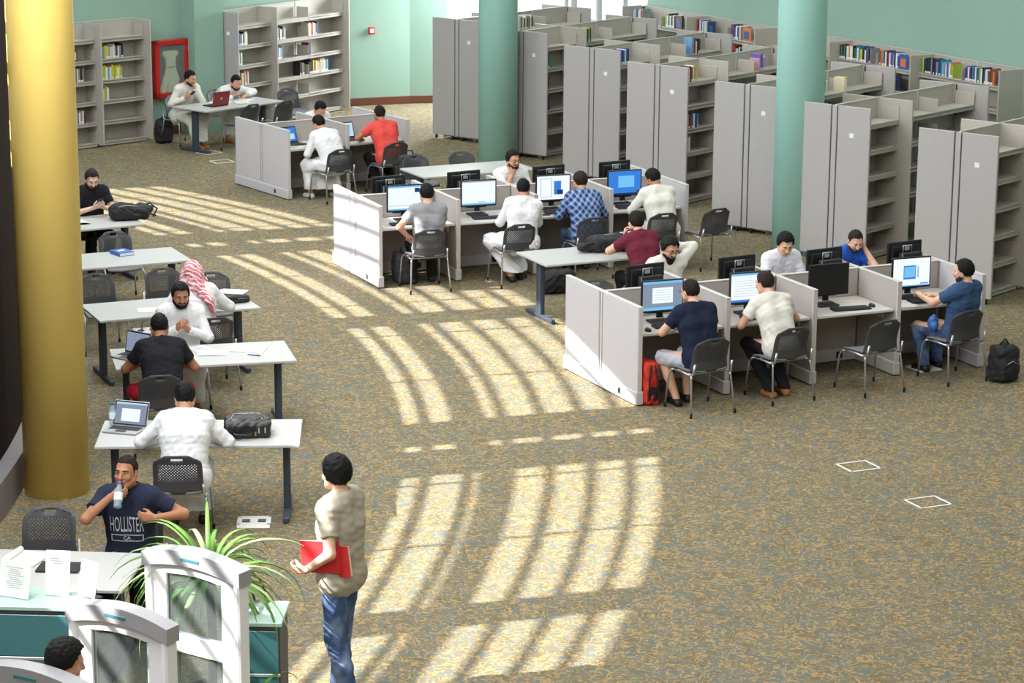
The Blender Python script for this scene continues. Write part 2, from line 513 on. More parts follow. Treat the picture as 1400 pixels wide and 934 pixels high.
M['leaf_pale'] = mat('pale_striped_leaf', (168, 190, 130), .5, var=.25, scale=9)
M['pot'] = mat('grey_plant_pot', (96, 92, 88), .6)
M['soil'] = mat('dark_soil', (52, 42, 34), .95, var=.3)
M['red_bag'] = mat('red_nylon', (206, 48, 32), .7, bump=.2)
M['bag'] = mat('black_nylon', (30, 30, 34), .75, var=.2, scale=30, bump=.3)
M['bag2'] = mat('charcoal_nylon', (52, 54, 62), .8, var=.15, scale=30, bump=.3)
M['leather'] = mat('black_leather', (28, 27, 30), .4, var=.2, scale=50, bump=.2)
M['laptop_red'] = mat('dark_red_laptop_lid', (140, 40, 44), .4)
M['keys'] = mat('dark_keys', (52, 54, 58), .6)
M['folder_red'] = mat('red_folder_card', (222, 52, 58), .55)
M['blue_cover'] = mat('blue_book_cover', (58, 104, 180), .5)
M['water'] = glass('clear_water_bottle_plastic', (206, 226, 238), .35, .1)
M['cap_blue'] = mat('blue_bottle_cap', (70, 110, 190), .5)
# skin, hair and cloth
for nm, c in (('tan', (204, 152, 122)), ('light', (222, 174, 148)), ('brown', (176, 122, 92)), ('pale', (230, 190, 170))):
    M['skin_' + nm] = mat('skin_' + nm, c, .55, var=.06, scale=30)
M['hair'] = mat('black_hair', (15, 13, 14), .7, var=.3, scale=90, bump=.3, spec=.25)
M['hair_brown'] = mat('dark_brown_hair', (40, 28, 23), .7, var=.3, scale=90, bump=.3, spec=.25)
M['hair_short'] = mat('cropped_dark_hair', (38, 30, 28), .8, var=.25, scale=120, bump=.2, spec=.2)
M['stubble'] = mat('short_stubble', (66, 48, 42), .85, var=.2, scale=120, spec=.2)
M['eye'] = mat('eye_white', (226, 222, 216), .3)
M['iris'] = mat('dark_iris', (34, 22, 18), .3)
M['lips'] = mat('lips', (156, 92, 84), .5)
def cloth(nm, c, var=.05):
    M[nm] = mat(nm, c, .92, var=var, scale=70, bump=.12, spec=.2)
for nm, c in (('white_cotton', (230, 230, 233)), ('warm_white_cotton', (222, 220, 211)), ('grey_cotton', (150, 150, 154)), ('navy_cotton', (30, 36, 58)),
              ('black_cotton', (34, 34, 40)), ('maroon_cotton', (108, 40, 58)), ('coral_cotton', (226, 84, 76)), ('royal_blue_cotton', (48, 92, 190)),
              ('slate_blue_cotton', (58, 84, 122)), ('oatmeal_cotton', (176, 168, 152)), ('black_trousers', (30, 30, 34)), ('red_shorts', (204, 46, 58)),
              ('pale_shorts', (190, 192, 204)), ('blue_tee_dark', (40, 46, 66)), ('pale_shirt', (226, 228, 238))):
    cloth(nm, c)
M['plaid'] = plaid(); M['scarf'] = check_scarf(); M['denim'] = jeans()
M['shoe_black'] = mat('black_shoe', (28, 26, 28), .5)
M['shoe_tan'] = mat('tan_sandal_leather', (168, 112, 66), .6)
M['shoe_white'] = mat('white_trainer', (218, 216, 212), .6)
M['shoe_grey'] = mat('grey_trainer', (138, 136, 134), .7)
# ------------------------------------------------------------------ the hall
CEIL = 9.4
o = MB().add([(-16, -3, 0), (34, -3, 0), (34, 52, 0), (-16, 52, 0), (-16, -3, -.3), (34, -3, -.3), (34, 52, -.3), (-16, 52, -.3)],
             [(0, 1, 2, 3), (7, 6, 5, 4), (0, 4, 5, 1), (1, 5, 6, 2), (2, 6, 7, 3), (3, 7, 4, 0)]).build('floor', M['carpet']); struct(o)

def wall_run(mb, a, b, z0, z1, th=.25, mi=0):
    """Wall from a to b (plan); its thickness lies on the left of the run."""
    a = Vector(a); b = Vector(b); d = (b - a); L = d.length; d.normalize()
    n = Vector((-d.y, d.x))
    c = (a + b) / 2 + n * th / 2
    mb.box((c.x, c.y, (z0 + z1) / 2), (L, th, z1 - z0), rz=math.atan2(d.y, d.x), mi=mi)
W0, W1, W2, W3, W4 = (-14.0, 35.25), (-5.3, 44.05), (-3.42, 46.8), (-1.98, 47.35), (1.05, 47.8)
mb = MB(); wall_run(mb, W0, W1, 0, CEIL); wall_run(mb, W1, W2, 0, CEIL); wall_run(mb, W2, W3, 0, CEIL)
struct(mb.build('wall_back_left', M['teal']))
# pilaster between the two runs of wall shelving
struct(MB().box((-5.52, 43.72, CEIL / 2), (.66, .5, CEIL), rz=R(48)).build('wall_pilaster', M['teal']))
# far wall with its window
mb = MB(); d = Vector(W4) - Vector(W3); L = d.length; aw = math.atan2(d.y, d.x); d.normalize()
def far(t): return (W3[0] + d.x * t, W3[1] + d.y * t)
wall_run(mb, W3, far(.72), 0, CEIL); wall_run(mb, far(.72), far(L), 0, .9); wall_run(mb, far(.72), far(L), 3.4, CEIL)
struct(mb.build('wall_back', M['teal']))
def window(name, a, b, z0, z1, nv, rows, mats=None):
    """Glazed window from a to b: frame, mullions and a pane."""
    a = Vector(a); b = Vector(b); dd = b - a; LL = dd.length; rz = math.atan2(dd.y, dd.x)
    root = bpy.data.objects.new(name, None); COL.objects.link(root); struct(root)
    c = (a + b) / 2; root.location = (c.x, c.y, 0); root.rotation_euler = (0, 0, rz)
    f = MB()
    for z in [z0 + .03, z1 - .03] + rows: f.box((0, .1, z), (LL, .1, .06))
    for i in range(nv + 1): f.box((-LL / 2 + .03 + (LL - .06) * i / nv, .1, (z0 + z1) / 2), (.06, .1, z1 - z0))
    f.build('window_frame', M['alu'], root)
    MB().box((0, .1, (z0 + z1) / 2), (LL - .02, .012, z1 - z0 - .02)).build('window_pane', M['pane'], root)
    return root
window('window_6', far(.72), far(L), .9, 3.4, 2, [1.55])
# right wall
RA = R(-60); RD = Vector((math.cos(RA), math.sin(RA))); RS = Vector((2.385, 45.38))
RN = Vector((-RD.y, RD.x))                   # away from the room
rw = Vector((1.05, 47.8)); Rwin = RS + RN * .06 - RD * .02
far_c = Vector(far(L))
mb = MB()
Rend = RS + RN * .06 + RD * 57
wall_run(mb, (Rwin.x, Rwin.y), (Rend.x, Rend.y), 0, CEIL)
wall_run(mb, (far_c.x, far_c.y), (Rwin.x, Rwin.y), 0, 1.15); wall_run(mb, (far_c.x, far_c.y), (Rwin.x, Rwin.y), 3.4, CEIL)
struct(mb.build('wall_right', M['teal']))
window('window_7', (far_c.x, far_c.y), (Rwin.x, Rwin.y), 1.15, 3.4, 3, [1.6])
mb = MB(); wall_run(mb, (34, -3), (-16, -3), 0, CEIL); 
struct(mb.build('wall_near', M['outer']))
# baseboards
def skirt(name, runs):
    mb = MB()
    for a, b in runs:
        a = Vector(a); b = Vector(b); dd = (b - a).normalized(); n = Vector((-dd.y, dd.x))
        c = (a + b) / 2 - n * .0125
        mb.box((c.x, c.y, .075), ((b - a).length, .025, .15), rz=math.atan2(dd.y, dd.x), bev=.006)
    struct(mb.build(name, M['wood']))
skirt('baseboard_left', [((-13.9, 35.35), (-5.86, 43.48)), ((-3.4, 46.8), W3)])
skirt('baseboard_back', [(W3, far(L))])
skirt('baseboard_right', [((RS + RN * .06).to_tuple(), (RS + RN * .06 + RD * 40).to_tuple())])

# curved window wall on the left: dark wall below, a tall band of glazing bars above
UD = Vector((.951, .31)); UN = Vector((-.31, .951))
def wl(u, off=0.0):
    v = 3.17 - .028 * (u - 27.6) ** 2 + off
    q = UN * u + UD * v
    return (q.x, q.y)
COT = 1.19
ZS = 3.2
def zoff(v): return ZS + v / COT
def curved(mb, u0, u1, z0, z1, off=0.0, th=.2, n=None, mi=0):
    n = n or max(1, int((u1 - u0) / .5))
    P = []
    for i in range(n + 1):
        u = u0 + (u1 - u0) * i / n
        a = wl(u, off); b = wl(u, off - th)
        P.append((a, b))
    V = []; F = []
    for (a, b) in P:
        V += [(a[0], a[1], z0), (a[0], a[1], z1), (b[0], b[1], z1), (b[0], b[1], z0)]
    for i in range(n):
        k = i * 4
        for j in range(4):
            F.append((k + j, k + (j + 1) % 4, k + 4 + (j + 1) % 4, k + 4 + j))
    F.append((0, 1, 2, 3)); F.append(tuple(n * 4 + j for j in (3, 2, 1, 0)))
    mb.add(V, F, mi)
ZT = zoff(2.65 + .1)
mb = MB()
curved(mb, 2, 45, 0, ZS); curved(mb, 2, 45, ZT, CEIL)
bays = [(33.95, 38.6), (32.98, 33.22), (28.25, 32.3), (23.4, 27.65), (22.08, 22.56), (18.05, 21.56), (14.2, 17.55)]
edges = sorted(bays); last = 2
for (a, b) in edges:
    curved(mb, last, a, ZS, ZT); last = b
curved(mb, last, 45, ZS, ZT)
a = wl(2); wall_run(mb, (-16, -3), a, 0, CEIL)
b = wl(45); wall_run(mb, b, (-14.2, 35.3), 0, CEIL)
struct(mb.build('wall_left', M['bronze']))
# the ceiling follows the line of the window wall
poly = [(-16, -3)] + [wl(u) for u in np.linspace(2, 45, 44)] + [(-14.3, 35.3), (-5.3, 44.4), (-3.4, 47.2), (1.0, 48.6), (12, 48.6), (34, 30), (34, -3)]
struct(MB().prism(poly, CEIL, CEIL + .2).build('ceiling', M['ceil']))
posts = {0: [36.95, 35.69, 34.2], 2: [30.74, 28.85], 3: [27.17, 25.07], 5: [21.30, 19.57], 6: [15.9]}
wide = {0: .78, 2: .78, 3: .78, 4: .78, 5: 1.04, 6: 1.04, 1: .78}
for k, (u0, u1) in enumerate(bays):
    f = MB()
    for c in (.31, .74, 1.13, 1.55, 1.97, 2.36):
        curved(f, u0, u1, zoff(c) - .03, zoff(c) + .03, off=-.06, th=.06)
    curved(f, u0, u1, zoff(wide[k]) - .115, zoff(wide[k]) + .115, off=-.05, th=.1)
    for u in posts.get(k, []):
        p = wl(u, -.09); f.box((p[0], p[1], (ZS + ZT) / 2), (.10, .05, ZT - ZS), rz=R(18))
    struct(f.build('window_%d' % (k + 1 if k < 5 else k + 3), M['bronze']))
# low grey ledge at the foot of the left wall
mb = MB(); curved(mb, 20.5, 24.5, 0, .34, off=.16, th=.16); struct(mb.build('trim_1', M['sill']))
mb = MB(); curved(mb, 24.6, 40, 0, .12, off=.03, th=.03); struct(mb.build('baseboard_window', M['wood']))

# round columns
for nm, x, y, r, m, lb in (('column', -4.17, 21.9, .295, 'yellow', 'mustard yellow round column at the left of the tables'),
                           ('column.001', -.26, 40.85, .32, 'teal_col', 'teal round column before the far shelf stacks'),
                           ('column.002', 3.85, 33.25, .325, 'teal_col', 'teal round column beside the near shelf stacks')):
    o = MB().lathe([(r, 0), (r, CEIL)], 64).build('column', M[m], None, (x, y, 0)); struct(o, lb)
# ------------------------------------------------------------------ shelving
LEVELS = [.07, .42, .77, 1.12, 1.47, 1.82]
SHD = .34          # shelf depth
def shelf_mb(x0, x1, z, sgn, left_plate=False, right_plate=True, depth=SHD):
    s = MB(); xc = (x0 + x1) / 2; w = x1 - x0
    s.box((xc, sgn * (.015 + depth / 2), z - .0125), (w, depth, .025))
    s.box((xc, sgn * (.015 + depth - .008), z - .02), (w, .016, .07), bev=.004)
    for on, x in ((left_plate, x0 + .006), (right_plate, x1 - .006)):
        if on: s.box((x, sgn * (.05 + (depth - .03) / 2), z + .09), (.01, depth - .03, .2), bev=.003)
    return s
def bookcase(label, S, ang, bays, W=.56, both=True, ends=(True, True), depth=SHD, group=None, sticker=True):
    """bays: list of (length, 'tall' | 'low') where the word says what closes the bay. Local x runs along the case, shelves on -y (and +y)."""
    root = thing('bookcase', label, 'bookcase', (S[0], S[1], 0), R(ang), group)
    H = 2.1
    sides = (-1, 1) if both else (-1,)
    for e, on in zip((0, 1), ends):
        if not on: continue
        x = -.02 if e == 0 else sum(b[0] for b in bays) + .02
        for sg in sides:
            p = MB().box((x, sg * (.055 + (W - .055) / 2), (H + .07) / 2), (.035, W - .055, H - .07), bev=.006)
            p.build('end_panel', M['case_end'], root)
        if both:
            MB().box((x, 0, (H + .07) / 2), (.03, .075, H - .075), bev=.004).build('end_post', M['case_end'], root)
        g = MB(); 
        g.box((x + (.0035 if e == 0 else -.0035), 0, H / 2 + .03), (.022, .108, H - .1)); 
        g.build('groove_strip', M['groove'], root)
        for sg in sides:
            for yy in (.12, W - .08):
                MB().lathe([(.022, 0), (.022, .05), (.012, .05), (.012, .072)], 10, c=(x, sg * yy, 0)).build('glide_foot', M['rubber'], root)
        if e == 0 and sticker:
            MB().box((x - .019, -(W * .5), 1.72), (.003, .065, .06)).build('paper_sticker', M['paper'], root)
    x0 = 0.0; L = sum(b[0] for b in bays); low_prev = False
    for i, (w, kind) in enumerate(bays):
        x1 = x0 + w
        MB().box(((x0 + x1) / 2, 0, (H + .06) / 2), (w - .006, .03, H - .06)).build('back_panel', M['case'], root)
        MB().box(((x0 + x1) / 2, 0, H - .006), (w, .04, .02), bev=.004).build('top_rail', M['case'], root)
        MB().box((x1, 0, H / 2), (.03, .05, H - .02)).build('slotted_post', M['panel_trim'], root)
        if kind == 'tall' and not (i == len(bays) - 1 and ends[1]):
            for sg in sides:
                MB().box((x1, sg * (.02 + (W - .02) / 2), (H + .05) / 2), (.028, W - .02, H - .05), bev=.005).build('divider_panel', M['case'], root)
        for sg in sides:
            for z in LEVELS:
                shelf_mb(x0 + (.016 if not low_prev else .004), x1 - (.016 if kind == 'tall' else .004), z, sg, depth=depth).build('shelf', M['case'], root)
        x0 = x1; low_prev = kind == 'low'
    return root
ST = [(1.0, 'tall'), (.97, 'low'), (.97, 'tall')]
STACKS = [((-.96, 42.84), 50, 'tall grey double shelf stack farthest back, half behind the far teal column'),
          ((.14, 41.11), 50, 'grey shelf stack just right of the far teal column'),
          ((1.24, 38.82), 50, 'grey shelf stack third from the far teal column end, behind the row of computers'),
          ((2.15, 36.77), 50, 'grey shelf stack in the middle with coloured books at its front end'),
          ((3.29, 34.62), 50, 'grey shelf stack partly hidden by the near teal column on its right'),
          ((4.26, 32.64), 49, 'grey shelf stack with empty shelves just right of the near teal column'),
          ((5.49, 30.33), 50, 'closest grey shelf stack, at the right edge behind the man in slate blue')]
for (S, a, lb) in STACKS:
    bookcase(lb, S, a, ST, group='double shelf stacks')
bookcase('low grey wall bookcase half hidden behind the yellow column', (-7.98, 41.29), 45.5, [(1.03, 'tall'), (1.03, 'tall')], W=.48, both=False, ends=(True, False), depth=.30, sticker=False)
bookcase('long grey wall bookcase behind the table with the red laptop', (-5.19, 43.93), 57, [(1.08, 'tall'), (1.07, 'low'), (1.07, 'tall')], W=.44, both=False, ends=(True, False), depth=.30)
bookcase('long grey bookcase along the teal right wall full of coloured books', (RS.x, RS.y), -60, [(1.025, 'low'), (1.025, 'tall')] * 5, W=.48, both=False, ends=(True, False), depth=.30, sticker=False)

# ------------------------------------------------------------------ books: every one an object of its own
BC = {'white': (232, 232, 230), 'cream': (222, 212, 184), 'navy': (36, 48, 92), 'blue': (58, 96, 176), 'sky blue': (120, 172, 214), 'black': (34, 34, 38), 'grey': (138, 140, 146),
      'red': (186, 44, 46), 'maroon': (108, 42, 48), 'orange': (224, 122, 52), 'yellow': (228, 200, 58), 'lime': (160, 190, 70), 'green': (56, 112, 80), 'teal': (44, 134, 132), 'brown': (116, 78, 54), 'purple': (110, 92, 180), 'pink': (214, 160, 178)}
for k, c in BC.items(): M['book_' + k] = mat('book_' + k.replace(' ', '_'), c, .5, var=.1, scale=25)
ORD = ['first', 'second', 'third', 'fourth', 'fifth', 'sixth', 'seventh', 'eighth', 'ninth', 'tenth', 'eleventh', 'twelfth', 'thirteenth', 'fourteenth', 'fifteenth', 'sixteenth', 'seventeenth', 'eighteenth', 'nineteenth', 'twentieth',
       'twenty-first', 'twenty-second', 'twenty-third', 'twenty-fourth', 'twenty-fifth', 'twenty-sixth']
def book_mb(t, d, h, tagged=False):
    b = MB()
    b.box((-t / 2 + .0015, -d / 2, h / 2), (.003, d, h)); b.box((t / 2 - .0015, -d / 2, h / 2), (.003, d, h))
    b.box((0, -.003, h / 2), (t, .006, h), bev=.002)
    b.box((0, -d / 2 - .002, h / 2), (t - .006, d - .012, h - .008), mi=1)
    if tagged: b.box((0, .0007, .035), (t * .8, .0014, .032), mi=1)
    return b
def books(S, ang, shelf_x, z, spec, where, side=-1, depth=.30, group=None, face=None, off=.0):
    """Stand a run of books on a shelf. spec: colour words, left to right as seen from the aisle; a colour may be (colour, thickness, height)."""
    rs = random.Random(int(abs(S[0] * 100 + shelf_x * 1000 + z * 77)))
    x = shelf_x + (.15 if abs(shelf_x % 1.0 - .06) < .09 and depth > .32 else 0) + (.12 if abs(shelf_x - 1.06) < .01 or abs(shelf_x - .04) < .001 and depth < .32 or abs(shelf_x - 1.12) < .001 else 0); k = 0; a = R(ang)
    for c in spec:
        t, h = rs.uniform(.022, .042), rs.uniform(.20, .255)
        if isinstance(c, tuple): c, t, h = c
        d = rs.uniform(.15, .19)
        o = book_mb(t, d, h, rs.random() < .6).build('book', [M['book_' + c], M['paper']])
        y = side * (.015 + depth - .03 - off)
        px, py = rot2(a, x + t / 2, y)
        rz = a + (0 if side > 0 else PI)
        o.location = (S[0] + px, S[1] + py, z); o.rotation_euler = (0, 0, rz)
        tag(o, '%s book %s from left on %s' % (c, ORD[k], where), 'book', group or ('books on the ' + where))
        x += t + rs.choice([.001, .002, .004]); k += 1
    if face:
        c1, c2, w = face
        b = MB().box((0, -.012, .12), (w, .02, .24)); b.box((0, -.0005, .11), (w * .6, .003, .13), mi=1)
        o = b.build('book', [M['book_' + c1], M['book_' + c2]])
        px, py = rot2(a, x + w / 2 + .005, side * (.015 + depth - .035))
        o.location = (S[0] + px, S[1] + py, z); o.rotation_euler = (0, 0, a + PI)
        tag(o, '%s book with %s front, end of %s' % (c1, c2, where), 'book')
def pick(n, *cs, seed=1):
    r = random.Random(seed); return [r.choice(cs) for _ in range(n)]
LA = (-7.98, 41.29); LB = (-5.19, 43.93)
# wall bookcase beside the yellow column
books(LA, 45.5, .42, 1.47, ['black', 'white', 'white'], 'upper shelf by the yellow column', depth=.30, face=('brown', 'cream', .16))
books(LA, 45.5, .38, 1.12, ['grey', 'black', 'grey', 'white', 'grey', 'black', 'grey', 'grey', 'white', 'grey', 'black', 'grey'], 'middle shelf by the yellow column', depth=.30)
books(LA, 45.5, .45, .77, ['white', 'orange', 'brown', 'cream', 'brown'], 'fourth shelf down by the yellow column', depth=.30)
books(LA, 45.5, .40, .42, ['white', 'grey', 'white', 'red', 'white', 'blue', 'white', 'navy', 'white', 'grey', 'white', 'maroon'], 'lowest filled shelf by the yellow column', depth=.30)
books(LA, 45.5, 1.06, 1.47, ['grey', 'sky blue', 'yellow', ('yellow', .05, .22), 'sky blue', 'white', 'cream', 'white', 'grey', 'black', 'white', 'grey', 'black'], 'top filled shelf left of the red cabinet', depth=.30)
books(LA, 45.5, 1.06, 1.12, ['lime', 'yellow', 'white', 'sky blue', 'white', 'yellow', 'lime', ('yellow', .04, .23), 'white', 'yellow', 'lime'], 'second filled shelf left of the red cabinet', depth=.30)
books(LA, 45.5, 1.06, .77, ['cream', 'lime', 'white'], 'third filled shelf left of the red cabinet', depth=.30)
# wall bookcase behind the red laptop
books(LB, 57, .04, 1.47, ['navy', 'blue', 'grey', 'white', 'black', 'cream', 'white', 'cream'], 'upper shelf above the red laptop table', depth=.30)
books(LB, 57, .04, 1.12, ['white', 'green', 'white'], 'second shelf above the red laptop table', depth=.30)
books(LB, 57, .04, .77, ['orange', 'maroon', 'yellow', 'white', 'black', 'cream', 'grey', 'orange', 'white'], 'third shelf above the red laptop table', depth=.30)
books(LB, 57, 1.12, 1.47, ['grey', 'grey', 'black', 'white', 'grey', 'black', 'grey', 'white'], 'upper shelf of the bay left of the low divider', depth=.30)
books(LB, 57, 1.12, 1.12, ['navy', 'blue', 'white', 'sky blue', 'grey'], 'middle shelf of bay left of the low divider', depth=.30)
books(LB, 57, 2.18, 1.47, ['cream', 'white', 'orange', 'red', 'cream', 'sky blue', 'maroon', 'navy'], 'upper shelf of bay by the fire alarm wall', depth=.30)
books(LB, 57, 2.18, 1.12, ['maroon', 'navy'], 'middle shelf of the bay by the fire alarm wall', depth=.30)
books(LB, 57, 1.92, .77, ['black', 'black', 'grey', 'brown'], 'third shelf just left of the low divider', depth=.30)
books(LB, 57, 2.18, .77, ['black', 'black', 'black', 'black', 'yellow', 'black', 'yellow', 'white', 'orange', 'white', 'maroon', 'white', 'sky blue', ('yellow', .05, .25), 'white', 'blue', 'sky blue'], 'fullest shelf by the fire alarm wall', depth=.30)
# right wall bookcase (bays counted from the window end)
RW = (RS.x, RS.y)
books(RW, -60, 1.08 + .0, 1.82, ['lime', 'lime', 'white', 'grey', 'black', 'white', 'black', 'grey', 'white', 'black'], 'top wall shelf near the far window', depth=.30, face=('brown', 'blue', .2))
books(RW, -60, .05, 1.82, ['white', 'cream', 'grey', 'blue', 'white', 'white', 'red', 'grey'], 'top wall shelf beside the far window', depth=.30)
books(RW, -60, 1.70, 1.82, ['black', 'white', 'sky blue', 'black'], 'top wall shelf by the second tall divider', depth=.30, face=('blue', 'sky blue', .2))
books(RW, -60, 2.10, 1.82, ['red', 'maroon', 'white', 'blue', 'white', 'sky blue', 'white', 'cream', 'teal'], 'top wall shelf above the middle stack', depth=.30, face=('navy', 'blue', .17))
books(RW, -60, 3.13, 1.82, ['blue', 'red', 'navy', 'blue', 'white', 'maroon', 'purple', 'white', 'teal'], 'top wall shelf left of the near teal column', depth=.30, face=('orange', 'blue', .24))
books(RW, -60, 5.0, 1.82, ['cream', 'white', 'grey', 'navy', 'navy'], 'top wall shelf right of the near teal column', depth=.30, face=('blue', 'navy', .2))
books(RW, -60, 6.18, 1.82, ['maroon', 'green', 'black', 'teal', 'black', 'white', 'cream', 'orange', 'white', 'white', 'black', 'green', 'blue', 'white', 'teal', 'lime', 'yellow', 'black', 'navy', 'white', 'blue', 'brown', 'black', 'grey'], 'top wall shelf at the middle right', depth=.30)
books(RW, -60, 7.2, 1.82, ['brown', 'orange', 'grey', 'black', 'white', 'navy', 'red', 'white', 'purple', 'blue', 'grey', 'navy', 'white', 'blue'], 'top wall shelf left of the big divider', depth=.30, face=('blue', 'orange', .2))
books(RW, -60, 7.22, 1.47, ['black', 'white', 'lime', 'green', 'lime', 'white', 'green', 'white'], 'second wall shelf left of the big divider', depth=.30, face=('navy', 'black', .26))
books(RW, -60, 8.26, 1.82, ['lime', 'black', 'navy', 'black', 'navy', 'black', 'grey', 'black', 'black', 'navy', 'grey', 'blue', 'navy', 'teal', 'sky blue', 'grey', 'white', 'blue', 'sky blue', 'white', 'orange', 'lime'], 'top wall shelf at the far right', depth=.30)
books(RW, -60, 9.27, 1.82, ['navy', 'blue', 'white', 'red', 'navy', 'teal', 'blue', 'white', 'green', 'blue', 'lime', 'white', 'black', 'blue', 'white', 'cream', 'brown', 'maroon', 'brown', 'orange'], 'last top wall shelf at the right end', depth=.30, face=('brown', 'navy', .16))
books(RW, -60, 5.02, 1.47, ['white', 'black', 'grey', 'blue'], 'second wall shelf right of the near teal column', depth=.30)
books(RW, -60, 3.2, 1.47, ['red', 'red', 'teal', 'white', 'grey', 'white', 'black'], 'second wall shelf left of the near teal column', depth=.30)
# the stacks
def sb(i, x, z, spec, where, **k): books(STACKS[i][0], STACKS[i][1], x, z, spec, where, depth=SHD, **k)
sb(0, 1.05, 1.82, ['brown', 'white', 'white', 'brown', 'white', 'maroon', 'white', 'brown', 'grey', 'brown', 'white', 'maroon'], 'top of the stack behind the far column')
sb(0, 1.9, 1.47, ['teal', 'white', 'black', 'grey'], 'second shelf of the stack behind the far column')
sb(1, .05, 1.47, ['teal', 'sky blue', 'black', 'grey', 'teal'], 'second shelf right of the far column')
sb(1, .04, 1.12, ['black', 'yellow', 'black'], 'third shelf right of the far column')
sb(1, .1, .77, ['navy', 'navy', 'purple'], 'fourth shelf right of the far column')
sb(1, 1.04, 1.82, ['white', 'white', 'white', 'navy', 'lime', 'black'], 'top of the stack right of the far column')
sb(2, .04, 1.82, ['white', 'sky blue', 'white', 'blue', 'navy', 'blue', 'sky blue', 'white', 'blue', 'navy'], 'top of the third stack at its front end')
sb(2, 1.04, 1.82, ['cream', 'teal', 'teal'], 'top of the third stack past its divider')
sb(2, 2.02, 1.82, [('sky blue', .05, .27), ('red', .05, .24), 'white', 'black', 'black', 'grey'], 'top of the third stack at its far bay')
sb(3, .04, 1.82, ['white', 'cream', 'red', 'white', 'maroon', 'red', 'white', 'lime', 'yellow'], 'top of the middle stack at its front end')
sb(3, .04, 1.47, ['sky blue', 'grey'], 'second shelf of the middle stack')
sb(3, .04, 1.12, ['blue', 'sky blue', 'red', 'lime', 'navy', 'red', 'blue', 'white', 'navy', 'blue', 'sky blue'], 'third shelf of the middle stack')
sb(3, .04, .77, ['yellow', 'lime', 'white', 'black', 'cream', 'white'], 'fourth shelf of the middle stack')
sb(3, 2.0, 1.82, ['pink', ('purple', .05, .26), ('sky blue', .06, .2), 'pink'], 'top of the middle stack at its far bay')
sb(4, 1.04, 1.82, [('purple', .06, .27), ('white', .06, .2), ('purple', .05, .26), ('white', .05, .2), 'grey', ('white', .06, .21)], 'top of the stack behind the near column')
sb(4, 1.95, 1.82, ['cream', 'yellow'], 'top of the stack behind the near column, far bay')
sb(6, .05, 1.47, ['white', 'navy', 'blue', 'sky blue', 'blue'], 'second shelf of the closest stack')
sb(6, .05, 1.12, ['black', 'white', 'navy'], 'third shelf of the closest stack')
sb(6, .05, .77, [('yellow', .03, .2), 'black'], 'fourth shelf of the closest stack')
# books lying flat on the hidden side's top shelves
def flat(i, x, y, z, c, sz, where, rz=.2):
    S, a, _ = STACKS[i]; px, py = rot2(R(a), x, y)
    b = MB().box((0, 0, sz[2] / 2), (sz[0], sz[1], sz[2]), bev=.003); b.box((.004, 0, sz[2] / 2), (sz[0], sz[1] - .01, sz[2] - .008), mi=1)
    o = b.build('book', [M['book_' + c], M['paper']], None, (S[0] + px, S[1] + py, z), R(a) + rz)
    tag(o, '%s book lying flat on %s' % (c, where), 'book')
flat(6, .32, .2, 1.82, 'red', (.24, .3, .06), 'top of the closest stack, nearest its end panel')
flat(6, .62, .2, 1.82, 'purple', (.26, .2, .1), 'top of the closest stack, beyond the red one')
flat(6, .62, .2, 1.925, 'white', (.24, .18, .03), 'the purple book on the closest stack', .5)
flat(5, .4, .2, 1.82, 'white', (.3, .22, .05), 'top of the empty stack, beside the near column')
flat(3, .35, .2, 1.82, 'sky blue', (.3, .22, .1), 'top of the middle stack, hidden side', .1)
flat(3, .7, .2, 1.82, 'yellow', (.26, .2, .08), 'top of the middle stack, further along', .3)
flat(3, 1.3, .2, 1.82, 'grey', (.4, .26, .08), 'top of the middle stack past its divider', .1)
flat(2, 1.3, .2, 1.82, 'pink', (.4, .26, .07), 'top of the third stack past its divider', .1)
flat(4, .4, .2, 1.82, 'brown', (.34, .24, .05), 'top of the stack behind the near column, front bay', .1)
flat(4, .75, .2, 1.82, 'blue', (.3, .22, .1), 'top of the stack behind the near column, second bay', .1)
